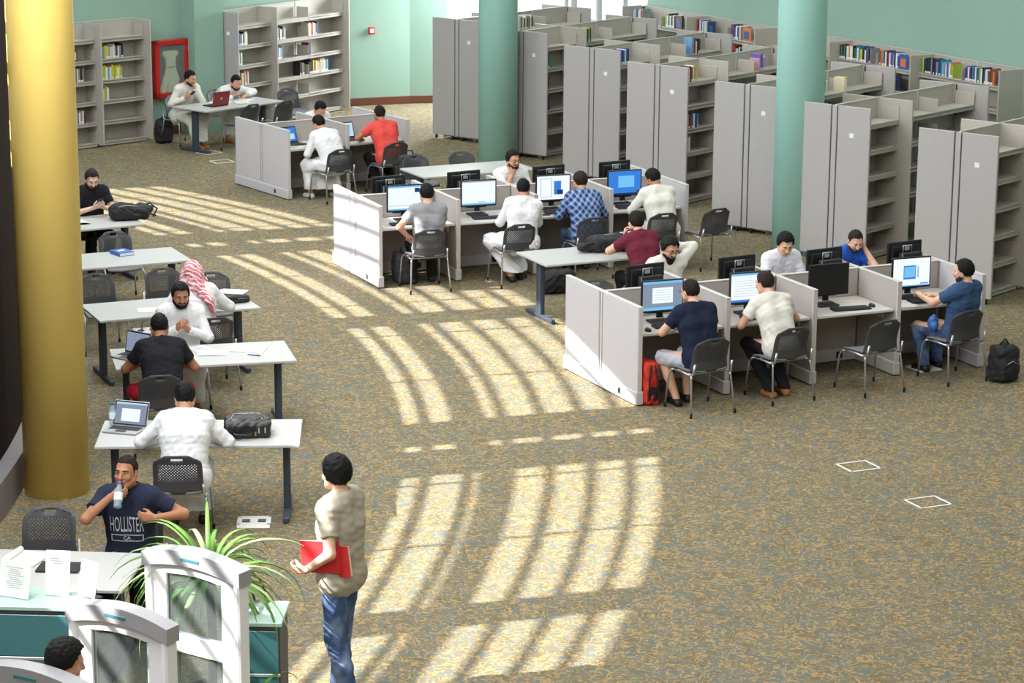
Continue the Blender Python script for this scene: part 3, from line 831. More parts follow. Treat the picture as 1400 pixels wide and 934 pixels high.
# ------------------------------------------------------------------ chairs
def make_chair():
    root = thing('chair', 'x', 'chair')
    # backrest: curved moulded sheet with a hand slot near the top
    def back(u, v):
        x = (u - .5) * 2; z = .455 + .365 * v
        w = .2 + .012 * math.sin(v * PI) + (.028 * max(0, 1 - v * 3.2))
        if v > .8: w -= .10 * ((v - .8) / .2) ** 2.6 * abs(x) ** 3
        zz = z - .02 * (abs(x) ** 3) * max(0, v - .6) / .4
        y = -.205 - .085 * v + .055 * abs(x) ** 2.0 * (1 - .25 * v) + .02 * math.sin(v * PI)
        return (x * w, y, zz)
    MB().shell(back, 16, 14, .008, skip=lambda i, j: 6 <= i <= 9 and j == 12).build('backrest', M['chair'], root)
    def seat(u, v):
        x = (u - .5) * 2; y = -.2 + .43 * v
        w = .225 - .03 * (1 - v) - .02 * max(0, v - .85) / .15
        z = .452 + .016 * x * x - .035 * max(0, v - .75) ** 2 / .0625 + .018 * max(0, .25 - v) / .25
        return (x * w, y, z)
    MB().shell(seat, 12, 12, .018).build('seat', M['seat'], root)
    for sx in (-1, 1):
        x = sx * .235
        MB().tube([(x * .98, -.20, .43), (x, -.205, .40), (sx * .262, -.262, .025)], .0105, 8).build('leg', M['chrome'], root)
        MB().tube([(x * .98, .15, .428), (x, .195, .415), (sx * .246, .222, .37), (sx * .262, .265, .025)], .0105, 8).build('leg', M['chrome'], root)
        fr = MB().tube([(x * .98, -.20, .43), (x * .98, -.02, .434), (x * .98, .15, .428)], .0105, 8)
        fr.tube([(x * .98, -.17, .43), (x * .96, -.225, .45), (x * .93, -.25, .56)], .012, 8)
        fr.build('side_frame', M['chrome'], root)
        for y in (-.262, .265):
            MB().lathe([(.013, 0), (.014, .045), (.011, .05)], 10, c=(sx * .262, y, 0)).build('foot_cap', M['rubber'], root)
    MB().tube([(-.23, -.1, .425), (.23, -.1, .425)], .009, 8).tube([(-.23, .1, .425), (.23, .1, .425)], .009, 8).build('cross_bar', M['chrome'], root)
    return root
CH = [  # x, y, facing, label
    (1.95, 24.90, 27, 'grey chair carrying the man in the navy tee'),
    (2.83, 25.42, 28, 'perforated grey chair under the man in the white tee'),
    (3.83, 25.78, 30, 'empty grey chair pulled up to the black screen desk'),
    (4.80, 26.28, 29, 'grey chair with the man in slate blue, last of the near row'),
    (-1.10, 30.68, 18, 'grey chair under the man in the grey tee'),
    (.02, 31.06, 20, 'perforated chair under the white-robed man at the second screen of the middle row'),
    (.96, 31.55, 20, 'grey chair under the man in the plaid shirt'),
    (1.87, 31.88, 22, 'perforated chair under the man at the blue desktop screen'),
    (2.56, 32.22, 30, 'empty grey chair standing alone in the aisle by the stacks'),
    (1.05, 27.24, 205, 'empty grey chair behind the near carrel, beside the bearded man with glasses'),
    (-2.70, 36.90, 34, 'dark chair under the white-robed man at the far carrel'),
    (-1.89, 37.58, 32, 'dark chair under the man in the coral tee'),
    (-3.30, 39.46, 214, 'dark chair under the man behind the far carrel'),
    (-.10, 33.66, 203, 'dark mesh chair under the man in glasses behind the middle row'),
    (1.60, 28.80, 24, 'black chair under the man in maroon'),
    (1.70, 27.56, 205, 'grey chair under the bearded man stretching his arm'),
    (2.98, 28.10, 204, 'grey chair under the young man in the pale shirt'),
    (3.80, 28.50, 204, 'grey chair under the man in the royal blue polo'),
    (-1.345, 35.94, 206, 'grey chair with a bag strap at the back of the rear white table'),
    (-.675, 36.24, 206, 'empty grey chair beside the far teal column at the rear white table'),
    (-4.55, 41.54, 48, 'dark chair on the near side of the red laptop table'),
    (-4.02, 41.98, 48, 'dark chair at the right end of the red laptop table'),
    (-3.83, 43.10, 215, 'dark grey chair behind the right end of the red laptop table'),
    (-5.66, 42.22, 226, 'dark chair under the man resting his chin at the red laptop table'),
    (-5.02, 42.92, 226, 'dark chair under the man writing at the red laptop table'),
    (-5.52, 31.88, 210, 'grey chair under the man in black looking at his phone'),
    (-4.82, 29.91, 204, 'empty grey chair behind the table with the blue book'),
    (-4.64, 27.39, 203, 'empty grey chair next to the yellow column'),
    (-3.93, 27.74, 203, 'empty black chair left of the man in the red checked headscarf'),
    (-3.37, 27.51, 196, 'grey chair just showing behind the red checked headscarf'),
    (-3.22, 25.72, 23, 'perforated chair under the man in the red checked headscarf'),
    (-3.42, 24.98, 194, 'grey chair under the bearded man facing across the table'),
    (-3.41, 23.27, 12, 'grey chair under the man in the black tee and red shorts'),
    (-2.85, 20.52, 3, 'perforated chair under the white-shirted man with the briefcase on his table'),
    (-3.64, 18.52, 180, 'empty grey chair at the reception desk beneath the yellow column'),
    (-2.95, 18.45, 176, 'grey chair under the man drinking water'),
]
proto = make_chair()
CHAIRS = []
for i, (x, y, a, lb) in enumerate(CH):
    if i == 0:
        o = proto; o.location = (x, y, 0); o.rotation_euler = (0, 0, R(a)); o['label'] = lb
        o['group'] = 'reading room chairs'
    else:
        o = copy_tree(proto, (x, y, 0), R(a), lb, 'reading room chairs')
    CHAIRS.append(o)

# ------------------------------------------------------------------ tables
def make_table(L=1.78, W=.86):
    root = thing('table', 'x', 'table')
    MB().box((0, 0, .727), (L, W, .026), bev=.004).build('table_top', M['white_top'], root)
    for sx in (-1, 1):
        x = sx * (L / 2 - .13)
        lg = MB().box((x, 0, .37), (.05, .13, .66), bev=.006); lg.box((x, -.045, .37), (.062, .03, .66), bev=.004); lg.box((x, .045, .37), (.062, .03, .66), bev=.004)
        lg = lg.build('leg', M['slate'], root)
        MB().box((x, 0, .03), (.055, W - .12, .05), bev=.008).build('foot_bar', M['slate'], lg)
        MB().box((x, 0, .698), (.05, W - .2, .032), bev=.004).build('top_bracket', M['slate'], lg)
    MB().box((0, 0, .69), (L - .3, .05, .04), bev=.004).build('stretcher', M['slate'], root)
    return root
TB = [(-2.76, 21.27, 3, 'white table with the black briefcase and open laptop'),
      (-3.10, 24.16, 13.5, 'white table shared by the man in black and the bearded man'),
      (-3.715, 26.36, 23.4, 'white table with a black case under papers at its right end'),
      (-4.776, 28.855, 24.4, 'white table with only a blue book on it'),
      (-5.645, 31.02, 30, 'white table with the black backpack hanging over its edge'),
      (1.03, 29.41, 24.3, 'white table in the centre with a dark backpack'),
      (-.645, 35.47, 26, 'empty white table in front of the far teal column'),
      (-4.825, 41.95, 48, 'white table with the red laptop by the wall shelves'),
      (-3.66, 17.52, -4, 'white reception desk in front of the man drinking')]
tp = make_table()
for i, (x, y, a, lb) in enumerate(TB):
    if i == 0:
        tp.location = (x, y, 0); tp.rotation_euler = (0, 0, R(a)); tp['label'] = lb; tp['group'] = 'white reading tables'
    else:
        copy_tree(tp, (x, y, 0), R(a), lb, 'white reading tables')

# ------------------------------------------------------------------ study carrels
def carrel(label, F, ang, pitch, n, D, sunlit=False):
    root = thing('study_carrel', label, 'study carrel', (F[0], F[1], 0), R(ang))
    H = 1.045; T = .055; L = pitch * n
    # end panels: two upholstered halves, a post, a raceway along the floor
    for e, x in ((0, 0), (1, L)):
        hw = D / 2
        for s in (0, 1):
            yc = hw * (.5 + s) + (-.02 if s == 0 else .02)
            MB().box((x, yc, .15 + (H - .15) / 2), (T, hw - .05, H - .15), bev=.008).build('end_panel', M['panel'], root)
        MB().box((x, hw, .15 + (H - .15) / 2), (T - .012, .035, H - .15)).build('panel_post', M['panel_trim'], root)
        MB().box((x, .004, .15 + (H - .15) / 2), (T - .004, .012, H - .15), bev=.003).build('edge_trim', M['panel_trim'], root)
        MB().box((x, hw, H + .006), (T + .004, D, .012), bev=.004).build('top_cap', M['panel_trim'], root)
        MB().box((x, hw, .083), (T + .035, D + .015, .145), bev=.01).build('base_raceway', M['panel'], root)
        MB().box((x, hw, .006), (T, D - .1, .014)).build('base_plinth', M['rubber'], root)  # thin black strip set back under the raceway
        if e == 0:
            MB().box((x - T / 2 - .0185, .38, .085), (.004, .055, .06)).build('outlet_plate', M['black'], root)
    for i in range(1, n):
        x = pitch * i
        for s, (y0, y1) in enumerate(((.06, D / 2 - .03), (D / 2 + .03, D - .06))):
            pp = MB().box((x, (y0 + y1) / 2, .15 + (H - .15) / 2), (T - .01, y1 - y0, H - .15), bev=.006).build('partition_panel', M['panel_in'], root)
            ye = y0 if s == 0 else y1
            MB().box((x, ye, .15 + (H - .15) / 2), (T, .024, H - .15), bev=.004).build('edge_trim', M['panel_trim'], root)
            MB().box((x, (y0 + y1) / 2, H + .006), (T, y1 - y0 + .04, .012), bev=.004).build('top_cap', M['panel_trim'], root)
            MB().box((x, (y0 + y1) / 2, .083), (T + .03, y1 - y0 + .04, .145), bev=.01).build('base_raceway', M['panel_trim'], root)
    for i in range(n):
        x0 = pitch * i + T / 2; x1 = pitch * (i + 1) - T / 2; xc = (x0 + x1) / 2; w = x1 - x0
        MB().box((xc, D / 2, .15 + (H - .15) / 2), (w, T - .01, H - .15), bev=.004).build('spine_panel', M['panel_in'], root)
        MB().box((xc, D / 2, H + .006), (w, T, .012), bev=.003).build('top_cap', M['panel_trim'], root)
        MB().box((xc, D / 2, .083), (w, T + .03, .145), bev=.01).build('base_raceway', M['panel_trim'], root)
        for (ya, yb) in ((.10, D / 2 - .03), (D / 2 + .03, D - .10)):
            wt = MB().box((xc, (ya + yb) / 2, .727), (w - .006, yb - ya, .03), bev=.005).build('worktop', M['desk'], root)
            for xx in (x0 + .025, x1 - .025):
                MB().box((xx, (ya + yb) / 2 + .05 * (1 if ya < D / 2 else -1), .66), (.025, yb - ya - .25, .1), bev=.004).build('support_bracket', M['panel_trim'], root)
            yy = D / 2 + (-.05 if ya < D / 2 else .05)
            so = MB().box((xc + .28, yy, .085), (.075, .012, .075), bev=.003).build('power_socket', M['black'], root)
    return root
C3 = ((1.33, 25.03), 24.3, 1.06, 4, 1.76); C2 = ((-1.66, 30.70), 23.5, 1.08, 4, 1.70); C1 = ((-3.36, 36.92), 34, 1.05, 2, 1.68)
carrel('nearest lilac-grey study carrel block with four desks on each side', *C3)
carrel('middle study carrel block whose end panel glows in the sun', *C2)
carrel('far small study carrel block with the coral tee man', *C1)
def cpos(C, bay, dx, y, z, back=False):
    """World position in a carrel: dx from the bay's middle, y in from the front edge (or from the rear edge when back)."""
    (F, a, p, n, D) = C
    lx = p * (bay + .5) + (dx if not back else -dx); ly = y if not back else D - y
    q = rot2(R(a), lx, ly)
    return (F[0] + q[0], F[1] + q[1], z), R(a) + (PI if back else 0)

# ------------------------------------------------------------------ desktop computers (screen towards -y)
def make_pc(kind, label, group):
    root = thing('desktop_computer', label, 'computer', (0, 0, 0), 0, group)
    W, Hh = .49, .35; zc = .30
    MB().box((0, 0, zc), (W, .026, Hh), bev=.006).box((0, .02, zc), (W * .8, .03, Hh * .76), bev=.01).build('monitor_body', M['black'], root)
    sw, sh = W - .034, Hh - .04
    sc = MB(); y = -.0135
    def q(x0, x1, z0, z1, mi, k):
        yy = y - .0004 * k
        X0 = -sw / 2 + sw * x0; X1 = -sw / 2 + sw * x1; Z0 = zc + .004 - sh / 2 + sh * z0; Z1 = zc + .004 - sh / 2 + sh * z1
        sc.box(((X0 + X1) / 2, yy, (Z0 + Z1) / 2), (X1 - X0, .0008, Z1 - Z0), mi=mi)
    mats = [M['scr_white'], M['scr_blue'], M['scr_grey'], M['scr_line'], M['scr_sky'], M['scr_dark'], M['black']]
    if kind == 'page':
        q(0, 1, 0, 1, 0, 0); q(0, 1, .93, 1, 4, 1); q(0, 1, 0, .06, 4, 1); q(.03, .97, .17, .19, 3, 1); q(.78, .92, .72, .9, 5, 1)
    elif kind == 'blank':
        q(0, 1, 0, 1, 0, 0); q(0, 1, 0, .07, 4, 1); q(0, 1, .95, 1, 3, 1); q(.48, .7, .1, .13, 3, 1)
    elif kind == 'picture':
        q(0, 1, 0, 1, 0, 0); q(.52, .74, .2, .78, 1, 1); q(.1, .45, .1, .9, 3, 1); q(.12, .43, .12, .88, 0, 2); q(.62, .8, .2, .4, 5, 2)
    elif kind == 'desktop':
        q(0, 1, 0, 1, 1, 0); q(.3, .8, .3, .8, 4, 1); q(0, 1, 0, .06, 5, 2)
    elif kind == 'document':
        q(0, 1, 0, 1, 2, 0); q(.24, .76, .24, .78, 0, 1); q(0, 1, .92, 1, 4, 1); q(0, 1, 0, .1, 4, 1)
        for k in range(5): q(.3, .7, .36 + k * .08, .37 + k * .08, 3, 2)
    elif kind == 'window':
        q(0, 1, 0, 1, 0, 0); q(.28, .62, .25, .75, 1, 1); q(.3, .6, .32, .7, 4, 2); q(.66, .7, .3, .7, 3, 1); q(.75, .97, .06, .1, 1, 1); q(0, 1, 0, .04, 4, 1)
    elif kind == 'text':
        q(0, 1, 0, 1, 0, 0); q(0, 1, 0, .08, 1, 1); q(0, 1, .93, 1, 4, 1)
        for k in range(7): q(.08, .9, .2 + k * .09, .21 + k * .09, 3, 1)
    else:
        q(0, 1, 0, 1, 6, 0)
    sc.build('screen', mats, root)
    MB().box((0, .06, .18), (.07, .03, .26), bev=.006).build('stand_column', M['black'], root)
    MB().box((0, .05, .012), (.25, .2, .02), bev=.008).build('stand_base', M['black'], root)
    cs = MB().box((-.10 if False else 0.0, .115, .23), (.28, .075, .27), bev=.006).build('computer_case', M['black_matte'], root)
    for x in (-.142, .142):
        MB().box((x, .152, .23), (.008, .008, .272)).build('case_edge', M['silver'], cs)
    h = MB().tube([(-.06, .055, .36), (-.06, .055, .435), (.06, .055, .435), (.06, .055, .36)], .008, 8)
    h.box((0, .05, .40), (.07, .012, .05), bev=.004).build('carry_handle', M['silver'], root)
    MB().tube([(.02, .16, .3), (.0, .2, .22), (.05, .19, .08), (.1, .12, .008)], .004, 6).build('cable', M['rubber'], root)
    return root
def keyboard(loc, rz, label):
    root = thing('keyboard', label, 'keyboard', loc, rz, 'black desktop keyboards')
    MB().box((0, 0, .011), (.44, .15, .02), bev=.005).build('keyboard_body', M['black'], root)
    k = MB()
    for r in range(5):
        for c in range(16):
            k.box((-.2 + c * .0265, -.052 + r * .026, .0225), (.021, .02, .006))
    k.build('keys', M['keys'], root)
def mouse(loc, rz, label):
    f = Field((-.05, -.07, -.01), (.05, .07, .06), .006)
    f.ell((0, 0, .012), (.031, .054, .026)); f.cut((0, 0, 0), (0, 0, -1))
    root = thing('computer_mouse', label, 'computer mouse', loc, rz, 'black computer mice')
    f.build('mouse_body', M['black'], root)
    MB().box((0, .028, .036), (.008, .02, .008), bev=.002).build('scroll_wheel', M['keys'], root)
pcs = [(C3, 0, -.04, .47, 'document', 'computer showing a grey document page before the man in navy', False),
       (C3, 1, -.04, .47, 'text', 'computer with a pale text page before the man in the white tee', False),
       (C3, 2, -.10, .50, 'off', 'computer with a dark switched-off screen over the empty chair', False),
       (C3, 3, -.12, .47, 'window', 'computer with a blue dialog box before the man in slate blue', False),
       (C2, 0, -.02, .50, 'page', 'computer with a white page before the man in the grey tee', False),
       (C2, 1, -.08, .50, 'blank', 'computer with a nearly blank page before the white-robed man', False),
       (C2, 2, -.10, .50, 'picture', 'computer with a blue picture on a page before the plaid shirt', False),
       (C2, 3, -.14, .50, 'desktop', 'computer with a plain bright blue desktop screen', False)]
backs = [(C3, 0, -.16, 'computer seen from behind at the bearded man\'s left side'), (C3, 1, -.24, 'computer seen from behind between the bearded man and the pale shirt'),
         (C3, 2, -.30, 'computer seen from behind before the royal blue polo'), (C3, 3, -.30, 'computer seen from behind right of the royal blue polo'),
         (C2, 0, -.02, 'computer seen from behind at the sunlit end of the middle row'), (C2, 1, .0, 'computer seen from behind before the rear white table'),
         (C2, 2, -.15, 'computer seen from behind beside the man in glasses'), (C2, 3, -.05, 'computer seen from behind left of the blue desktop screen')]
for (C, b, dx, y, kind, lb, bk) in pcs:
    o = make_pc(kind, lb, 'carrel desktop computers'); p, rz = cpos(C, b, dx, y, .742); o.location = p; o.rotation_euler = (0, 0, rz - .06)
pb = None
for (C, b, dx, lb) in backs:
    p, rz = cpos(C, b, dx, .50, .742, True)
    if pb is None: pb = make_pc('off', lb, 'carrel desktop computers'); pb.location = p; pb.rotation_euler = (0, 0, rz + .1)
    else: copy_tree(pb, p, rz + .1, lb)
for (C, b, dx, y, lb) in [(C3, 0, 0, .29, 'keyboard under the grey document screen'), (C3, 1, .0, .29, 'keyboard before the man in the white tee'), (C3, 2, .05, .27, 'keyboard below the dark screen'),
                          (C3, 3, -.02, .27, 'keyboard below the blue dialog screen'), (C2, 0, -.08, .27, 'keyboard before the man in the grey tee'), (C2, 1, -.02, .28, 'keyboard before the white-robed man in the middle row'),
                          (C2, 2, -.08, .29, 'keyboard before the plaid shirt'), (C2, 3, -.12, .28, 'keyboard below the bright blue desktop screen')]:
    p, rz = cpos(C, b, dx, y, .742); keyboard(p, rz - .1, lb)
for (C, b, dx, y, lb) in [(C3, 2, .34, .3, 'mouse on the empty desk with the dark screen'), (C3, 3, .34, .36, 'mouse beside the man in slate blue'), (C3, 0, -.34, .2, 'mouse on the desk of the man in navy')]:
    p, rz = cpos(C, b, dx, y, .742); mouse(p, rz, lb)
# ------------------------------------------------------------------ people: one continuous body each, clothes and hair over it
def V3(*a): return np.array(a, float)
def rx(d): c, s = math.cos(R(d)), math.sin(R(d)); return np.array([[1, 0, 0], [0, c, -s], [0, s, c]])
def ry(d): c, s = math.cos(R(d)), math.sin(R(d)); return np.array([[c, 0, s], [0, 1, 0], [-s, 0, c]])
def rz_(d): c, s = math.cos(R(d)), math.sin(R(d)); return np.array([[c, -s, 0], [s, c, 0], [0, 0, 1]])
def unit(v): return v / max(np.linalg.norm(v), 1e-9)
def ik(s, w, l1, l2, pole):
    d = w - s; L = np.linalg.norm(d)
    if L > (l1 + l2) * .985:
        w = s + d / L * (l1 + l2) * .985; d = w - s; L = np.linalg.norm(d)
    L = max(L, abs(l1 - l2) + .02)
    a = (l1 * l1 - l2 * l2 + L * L) / (2 * L); h = math.sqrt(max(l1 * l1 - a * a, 0)); n = d / np.linalg.norm(d)
    p = np.array(pole, float); p = p - n * p.dot(n); p = unit(p)
    return s + n * a + p * h, w

def hand_prims(F, w, d, pn, side, curl=.5, spread=1.0, g=0.0):
    """A palm, four unequal bent fingers and a thumb; d = fingers' direction, pn = out of the palm, side = +1 when the thumb is towards +s."""
    d = unit(d); pn = unit(pn - d * pn.dot(d)); s = np.cross(d, pn) * side
    offs = (.027, .0095, -.0085, -.026); ln = (.93, 1.0, .95, .78)
    kn = []
    for o, l in zip(offs, ln):
        k = w + d * (.088 + .006 * (l - .9) * 10) + s * o * spread
        F.cone(w + s * o * .5 + d * .012, k, .0165, .0125, .012); kn.append(k)
    for i, (k, l) in enumerate(zip(kn, ln)):
        c1 = curl * .9 + .08 * i * .5; c2 = curl * 1.9 + .1
        fan = s * (offs[i] * 2.2 * spread)
        a = unit(d * math.cos(c1) + pn * math.sin(c1) + fan); b = unit(d * math.cos(c2) + pn * math.sin(c2) + fan * .6); e = unit(d * math.cos(c2 + curl * .7) + pn * math.sin(c2 + curl * .7) + fan * .4)
        p1 = k + a * .040 * l; p2 = p1 + b * .027 * l; p3 = p2 + e * .019 * l
        F.cone(k, p1, .0098, .009, .005); F.cone(p1, p2, .009, .0082, .004); F.cone(p2, p3, .0082, .0068, .004)
    t0 = w + d * .028 + s * .022; t1 = w + d * .062 + s * .05 + pn * .018; t2 = w + d * .09 + s * .052 + pn * (.03 + .02 * curl)
    F.cone(t0, t1, .0155, .0115, .012); F.cone(t1, t2, .0108, .0085, .004)

def person(label, loc, rz, pose, look, cat='person'):
    """pose: joints in a frame with the hips over the origin, facing +y. look: clothes, skin, hair."""
    P = dict(lean=12, curve=10, side=0, twist=0, hipz=.535, hp=20, hyaw=0, hroll=0, RH=(.13, .46, .80), LH=(-.13, .46, .80), RP=(.8, -.5, -.9), LP=(-.8, -.5, -.9),
             RD=None, LD=None, RN=(0, 0, -1), LN=(0, 0, -1), Rc=.5, Lc=.5, knees=((.13, .44, .50), (-.13, .44, .50)), feet=((.13, .42, .07), (-.13, .36, .07)), toes=None, stand=False, neck=0)
    P.update(pose)
    K = dict(skin='tan', top='white_cotton', sleeve='long', thobe=False, bottom='black_trousers', shorts=False, shoe='shoe_black', hair='hair', hv=.012, curly=.0, beard=None, face=False, glasses=False, scale=1.0, h=.0085, cap=False, girth=1.0)
    K.update(look)
    h = K['h']; G = K['girth']
    root = thing('person', label, cat, (loc[0], loc[1], 0), R(rz))
    S = K['scale']
    # skeleton
    hip = V3(0, 0, P['hipz'])
    B0 = ry(P['side'] * .5) @ rx(-P['lean']) ; B1 = rz_(P['twist'] * .5) @ ry(P['side']) @ rx(-(P['lean'] + P['curve'] * .5)); B2 = rz_(P['twist']) @ ry(P['side']) @ rx(-(P['lean'] + P['curve']))
    up = V3(0, 0, 1); X = V3(1, 0, 0)
    s1 = hip + B0 @ up * .19 * S; s2 = s1 + B1 @ up * .17 * S; s3 = s2 + B2 @ up * .135 * S
    fwd = B2 @ V3(0, 1, 0); rt = B2 @ X
    c7 = s3 + B2 @ V3(0, -.02, .055) * S
    hdir = rz_(P['twist']) @ rx(-(P['lean'] + P['curve']) * .55 - P['neck']) @ V3(0, .18, 1)
    RH_ = rz_(P['twist'] * .6 + P['hyaw']) @ ry(P['hroll']) @ rx(-P['hp'])       # head frame (columns = right, forward, up)
    hc = c7 + unit(hdir) * .125 * S + RH_ @ V3(0, .028, .03)
    sh = [s3 + rt * .172 * S * sg + B2 @ V3(0, .0, .005) for sg in (1, -1)]
    wr = [np.array(P['RH'], float), np.array(P['LH'], float)]
    l1, l2 = .285 * S, .255 * S
    el = []
    for i, pole in enumerate((P['RP'], P['LP'])):
        e, w = ik(sh[i], wr[i], l1, l2, pole); el.append(e); wr[i] = w
    hj = [hip + V3(.09 * sg, 0, 0) for sg in (1, -1)]
    kn = [np.array(k, float) for k in P['knees']]; ft = [np.array(k, float) for k in P['feet']]
    pts = np.array([hip, s3, hc + RH_ @ V3(0, 0, .16), hc + RH_ @ V3(0, .16, 0), hc - .15, hc + .15, *sh, *el, *wr, *kn, *ft])
    def torso(F, g=0.0, k=.05, low=True, neck=True):
        if low: F.cone(hip + V3(-.075, -.01, 0), hip + V3(.075, -.01, 0), .118 * G, None, k, grow=g)
        F.cone(hip + B0 @ V3(-.06, .0, .06), s1 + B1 @ V3(-.055, .005, 0), .108 * G, .102 * G, k, grow=g)
        F.cone(hip + B0 @ V3(.06, .0, .06), s1 + B1 @ V3(.055, .005, 0), .108 * G, .102 * G, k, grow=g)
        F.cone(s1 + B1 @ V3(-.06, .005, 0), s2 + B2 @ V3(-.078, .005, 0), .10 * G, .104 * G, k, grow=g)
        F.cone(s1 + B1 @ V3(.06, .005, 0), s2 + B2 @ V3(.078, .005, 0), .10 * G, .104 * G, k, grow=g)
        F.cone(s2 + B2 @ V3(-.078, .004, .0), s3 + B2 @ V3(-.085, 0, -.03), .102 * G, .085, k, grow=g)
        F.cone(s2 + B2 @ V3(.078, .004, .0), s3 + B2 @ V3(.085, 0, -.03), .102 * G, .085, k, grow=g)
        F.cone(sh[0], sh[1], .062, None, k, grow=g)
        F.cone(c7, sh[0] + B2 @ V3(-.03, 0, .01), .05, .05, .04, grow=g); F.cone(c7, sh[1] + B2 @ V3(.03, 0, .01), .05, .05, .04, grow=g)
    lo = pts.min(0) - .24; hi = pts.max(0) + .24
    lo[2] = max(lo[2], -.02)
    F = Field(lo, hi, h)
    torso(F)
    nb = hc + RH_ @ V3(0, -.03, -.06)
    F.cone(c7, nb, .056, .053, .03)
    # head
    def hd(x, y, z): return hc + RH_ @ V3(x, y, z)
    F.ell(hd(0, -.012, .032), (.077, .098, .094), RH_, .02)
    F.ell(hd(0, .022, -.03), (.064, .076, .082), RH_, .03)
    F.ell(hd(0, .052, -.088), (.034, .034, .026), RH_, .02)
    for sg in (-1, 1):
        F.cone(hd(sg * .062, .01, -.055), hd(sg * .028, .062, -.09), .024, .02, .025)
        F.ell(hd(sg * .079, -.008, -.008), (.011, .02, .033), RH_ @ rz_(-sg * 18), .008)
        F.ell(hd(sg * .043, .072, -.022), (.022, .018, .02), RH_, .02)
    F.cone(hd(-.035, .084, .03), hd(.035, .084, .03), .013, None, .02)
    if h < .0095:
        for sg in (-1, 1): F.ell(hd(sg * .032, .104, .012), (.016, .013, .011), RH_, .01, 'sub')
    F.cone(hd(0, .095, .018), hd(0, .118, -.022), .009, .0135, .012); F.cone(hd(-.012, .104, -.026), hd(.012, .104, -.026), .009, None, .008)
    F.cone(hd(-.02, .092, -.056), hd(.02, .092, -.056), .009, None, .01)
    # arms and hands
    dirs = []
    for i, sg in ((0, 1), (1, -1)):
        F.cone(sh[i], el[i], .052, .041, .03); F.cone(el[i], wr[i], .041, .027, .02)
        d = (P['RD'], P['LD'])[i]; d = unit(wr[i] - el[i]) if d is None else unit(np.array(d, float))
        dirs.append(d)
        n = np.array((P['RN'], P['LN'])[i], float)
        hand_prims(F, wr[i] + d * .004, d, n, sg, (P['Rc'], P['Lc'])[i])
    # legs and feet
    td = []
    for i in (0, 1):
        F.cone(hj[i], kn[i], .086 * G, .056, .04); F.cone(kn[i], kn[i] * .55 + ft[i] * .45 + V3(0, -.012, 0), .055, .052, .03); F.cone(kn[i] * .55 + ft[i] * .45 + V3(0, -.012, 0), ft[i], .052, .037, .02)
        t = V3(.05 if i == 0 else -.05, 1, 0) if P['toes'] is None else np.array(P['toes'][i], float)
        t = unit(t); td.append(t)
        F.cone(ft[i] + t * -.02 + V3(0, 0, -.03), ft[i] + t * .13 + V3(0, 0, -.045), .035, .026, .02)
    body = F.build('body', M['skin_' + K['skin']], root)
    # top
    top = M[K['top']]
    C = Field(lo, hi, h)
    torso(C, .026 if P['stand'] else (.019 if not K['thobe'] else .021), .055)
    wdown = hip + V3(0, 0, -.06)
    if K['sleeve'] == 'long':
        for i in (0, 1):
            C.cone(sh[i], el[i], .068, .056, .03)
            d = unit(wr[i] - el[i]); C.cone(el[i], wr[i] + d * .05, .055, .041, .02, cuts=[(wr[i] - d * .005, d)])
    else:
        f = .62
        for i in (0, 1):
            d = unit(el[i] - sh[i]); m = sh[i] + d * l1 * f
            C.cone(sh[i], m + d * .08, .072, .066, .03, cuts=[(m, d)])
    C.wrinkle(.0036, .07, int(abs(loc[0]) * 100) % 997)
    C.cone(c7 + unit(nb - c7) * .028, nb + unit(nb - c7) * .1, .066, .075, .01, op='sub')
    C.cut(wdown + V3(0, 0, -.02 if not P['stand'] else -.09), (0, 0, -1))
    shirt = C.build('robe_top' if K['thobe'] else ('tee_shirt' if K['sleeve'] != 'long' else 'shirt'), top, root)
    if K['sleeve'] == 'long' or K.get('collar'):
        c = Field(c7 - .16, c7 + .16, max(h * .75, .006))
        a = c7 + unit(nb - c7) * .002; b = c7 + unit(nb - c7) * .05
        c.cone(a, b, .074, .068, .01, cuts=[(b, unit(nb - c7)), (a, -unit(nb - c7))]); c.cone(a - unit(nb - c7) * .1, b + unit(nb - c7) * .1, .0625, .0605, .01, op='sub')
        c.build('collar', top, root)
    # lower clothes
    if K['thobe'] and not P['stand']:
        D = Field(lo, hi, h)
        D.cone(hip + V3(-.08, -.02, -.0), hip + V3(.08, -.02, -.0), .14, None, .06)
        for i in (0, 1):
            D.cone(hj[i], kn[i], .112, .088, .09); e = ft[i] + V3(0, 0, .07)
            D.cone(kn[i], e + (e - kn[i]) * .2, .085, .092, .09, cuts=[(e, (0, 0, -1))])
        m = (kn[0] + kn[1]) / 2; e = (ft[0] + ft[1]) / 2 + V3(0, 0, .07)
        D.cone(hip + V3(0, .1, 0), m, .1, .08, .08); D.cone(m, e + (e - m) * .2, .075, .09, .09, cuts=[(e, (0, 0, -1))])
        D.wrinkle(.010, .14, int(abs(loc[1]) * 100) % 991)
        D.cut((0, 0, .13), (0, 0, -1))
        D.build('robe_skirt', top, root)
    else:
        D = Field(lo, hi, h); g = .013
        D.cone(hip + V3(-.075, -.01, 0), hip + V3(.075, -.01, 0), .118 * G, None, .05, grow=.007)
        for i in (0, 1):
            if K['shorts']:
                d = unit(kn[i] - hj[i]); D.cone(hj[i], kn[i] + d * .1, .102, .088, .04, cuts=[(kn[i] + d * .02, d)])
            else:
                D.cone(hj[i], kn[i], .099 * G, .075, .04); d = unit(ft[i] - kn[i]); m = kn[i] * .55 + ft[i] * .45 + V3(0, -.014, 0); D.cone(kn[i], m, .074, .071, .02); D.cone(m, ft[i] + d * .1, .071, .056, .02, cuts=[(ft[i] + V3(0, 0, .005), (0, 0, -1))])
        D.wrinkle(.0045, .08, int(abs(loc[1]) * 100) % 983)
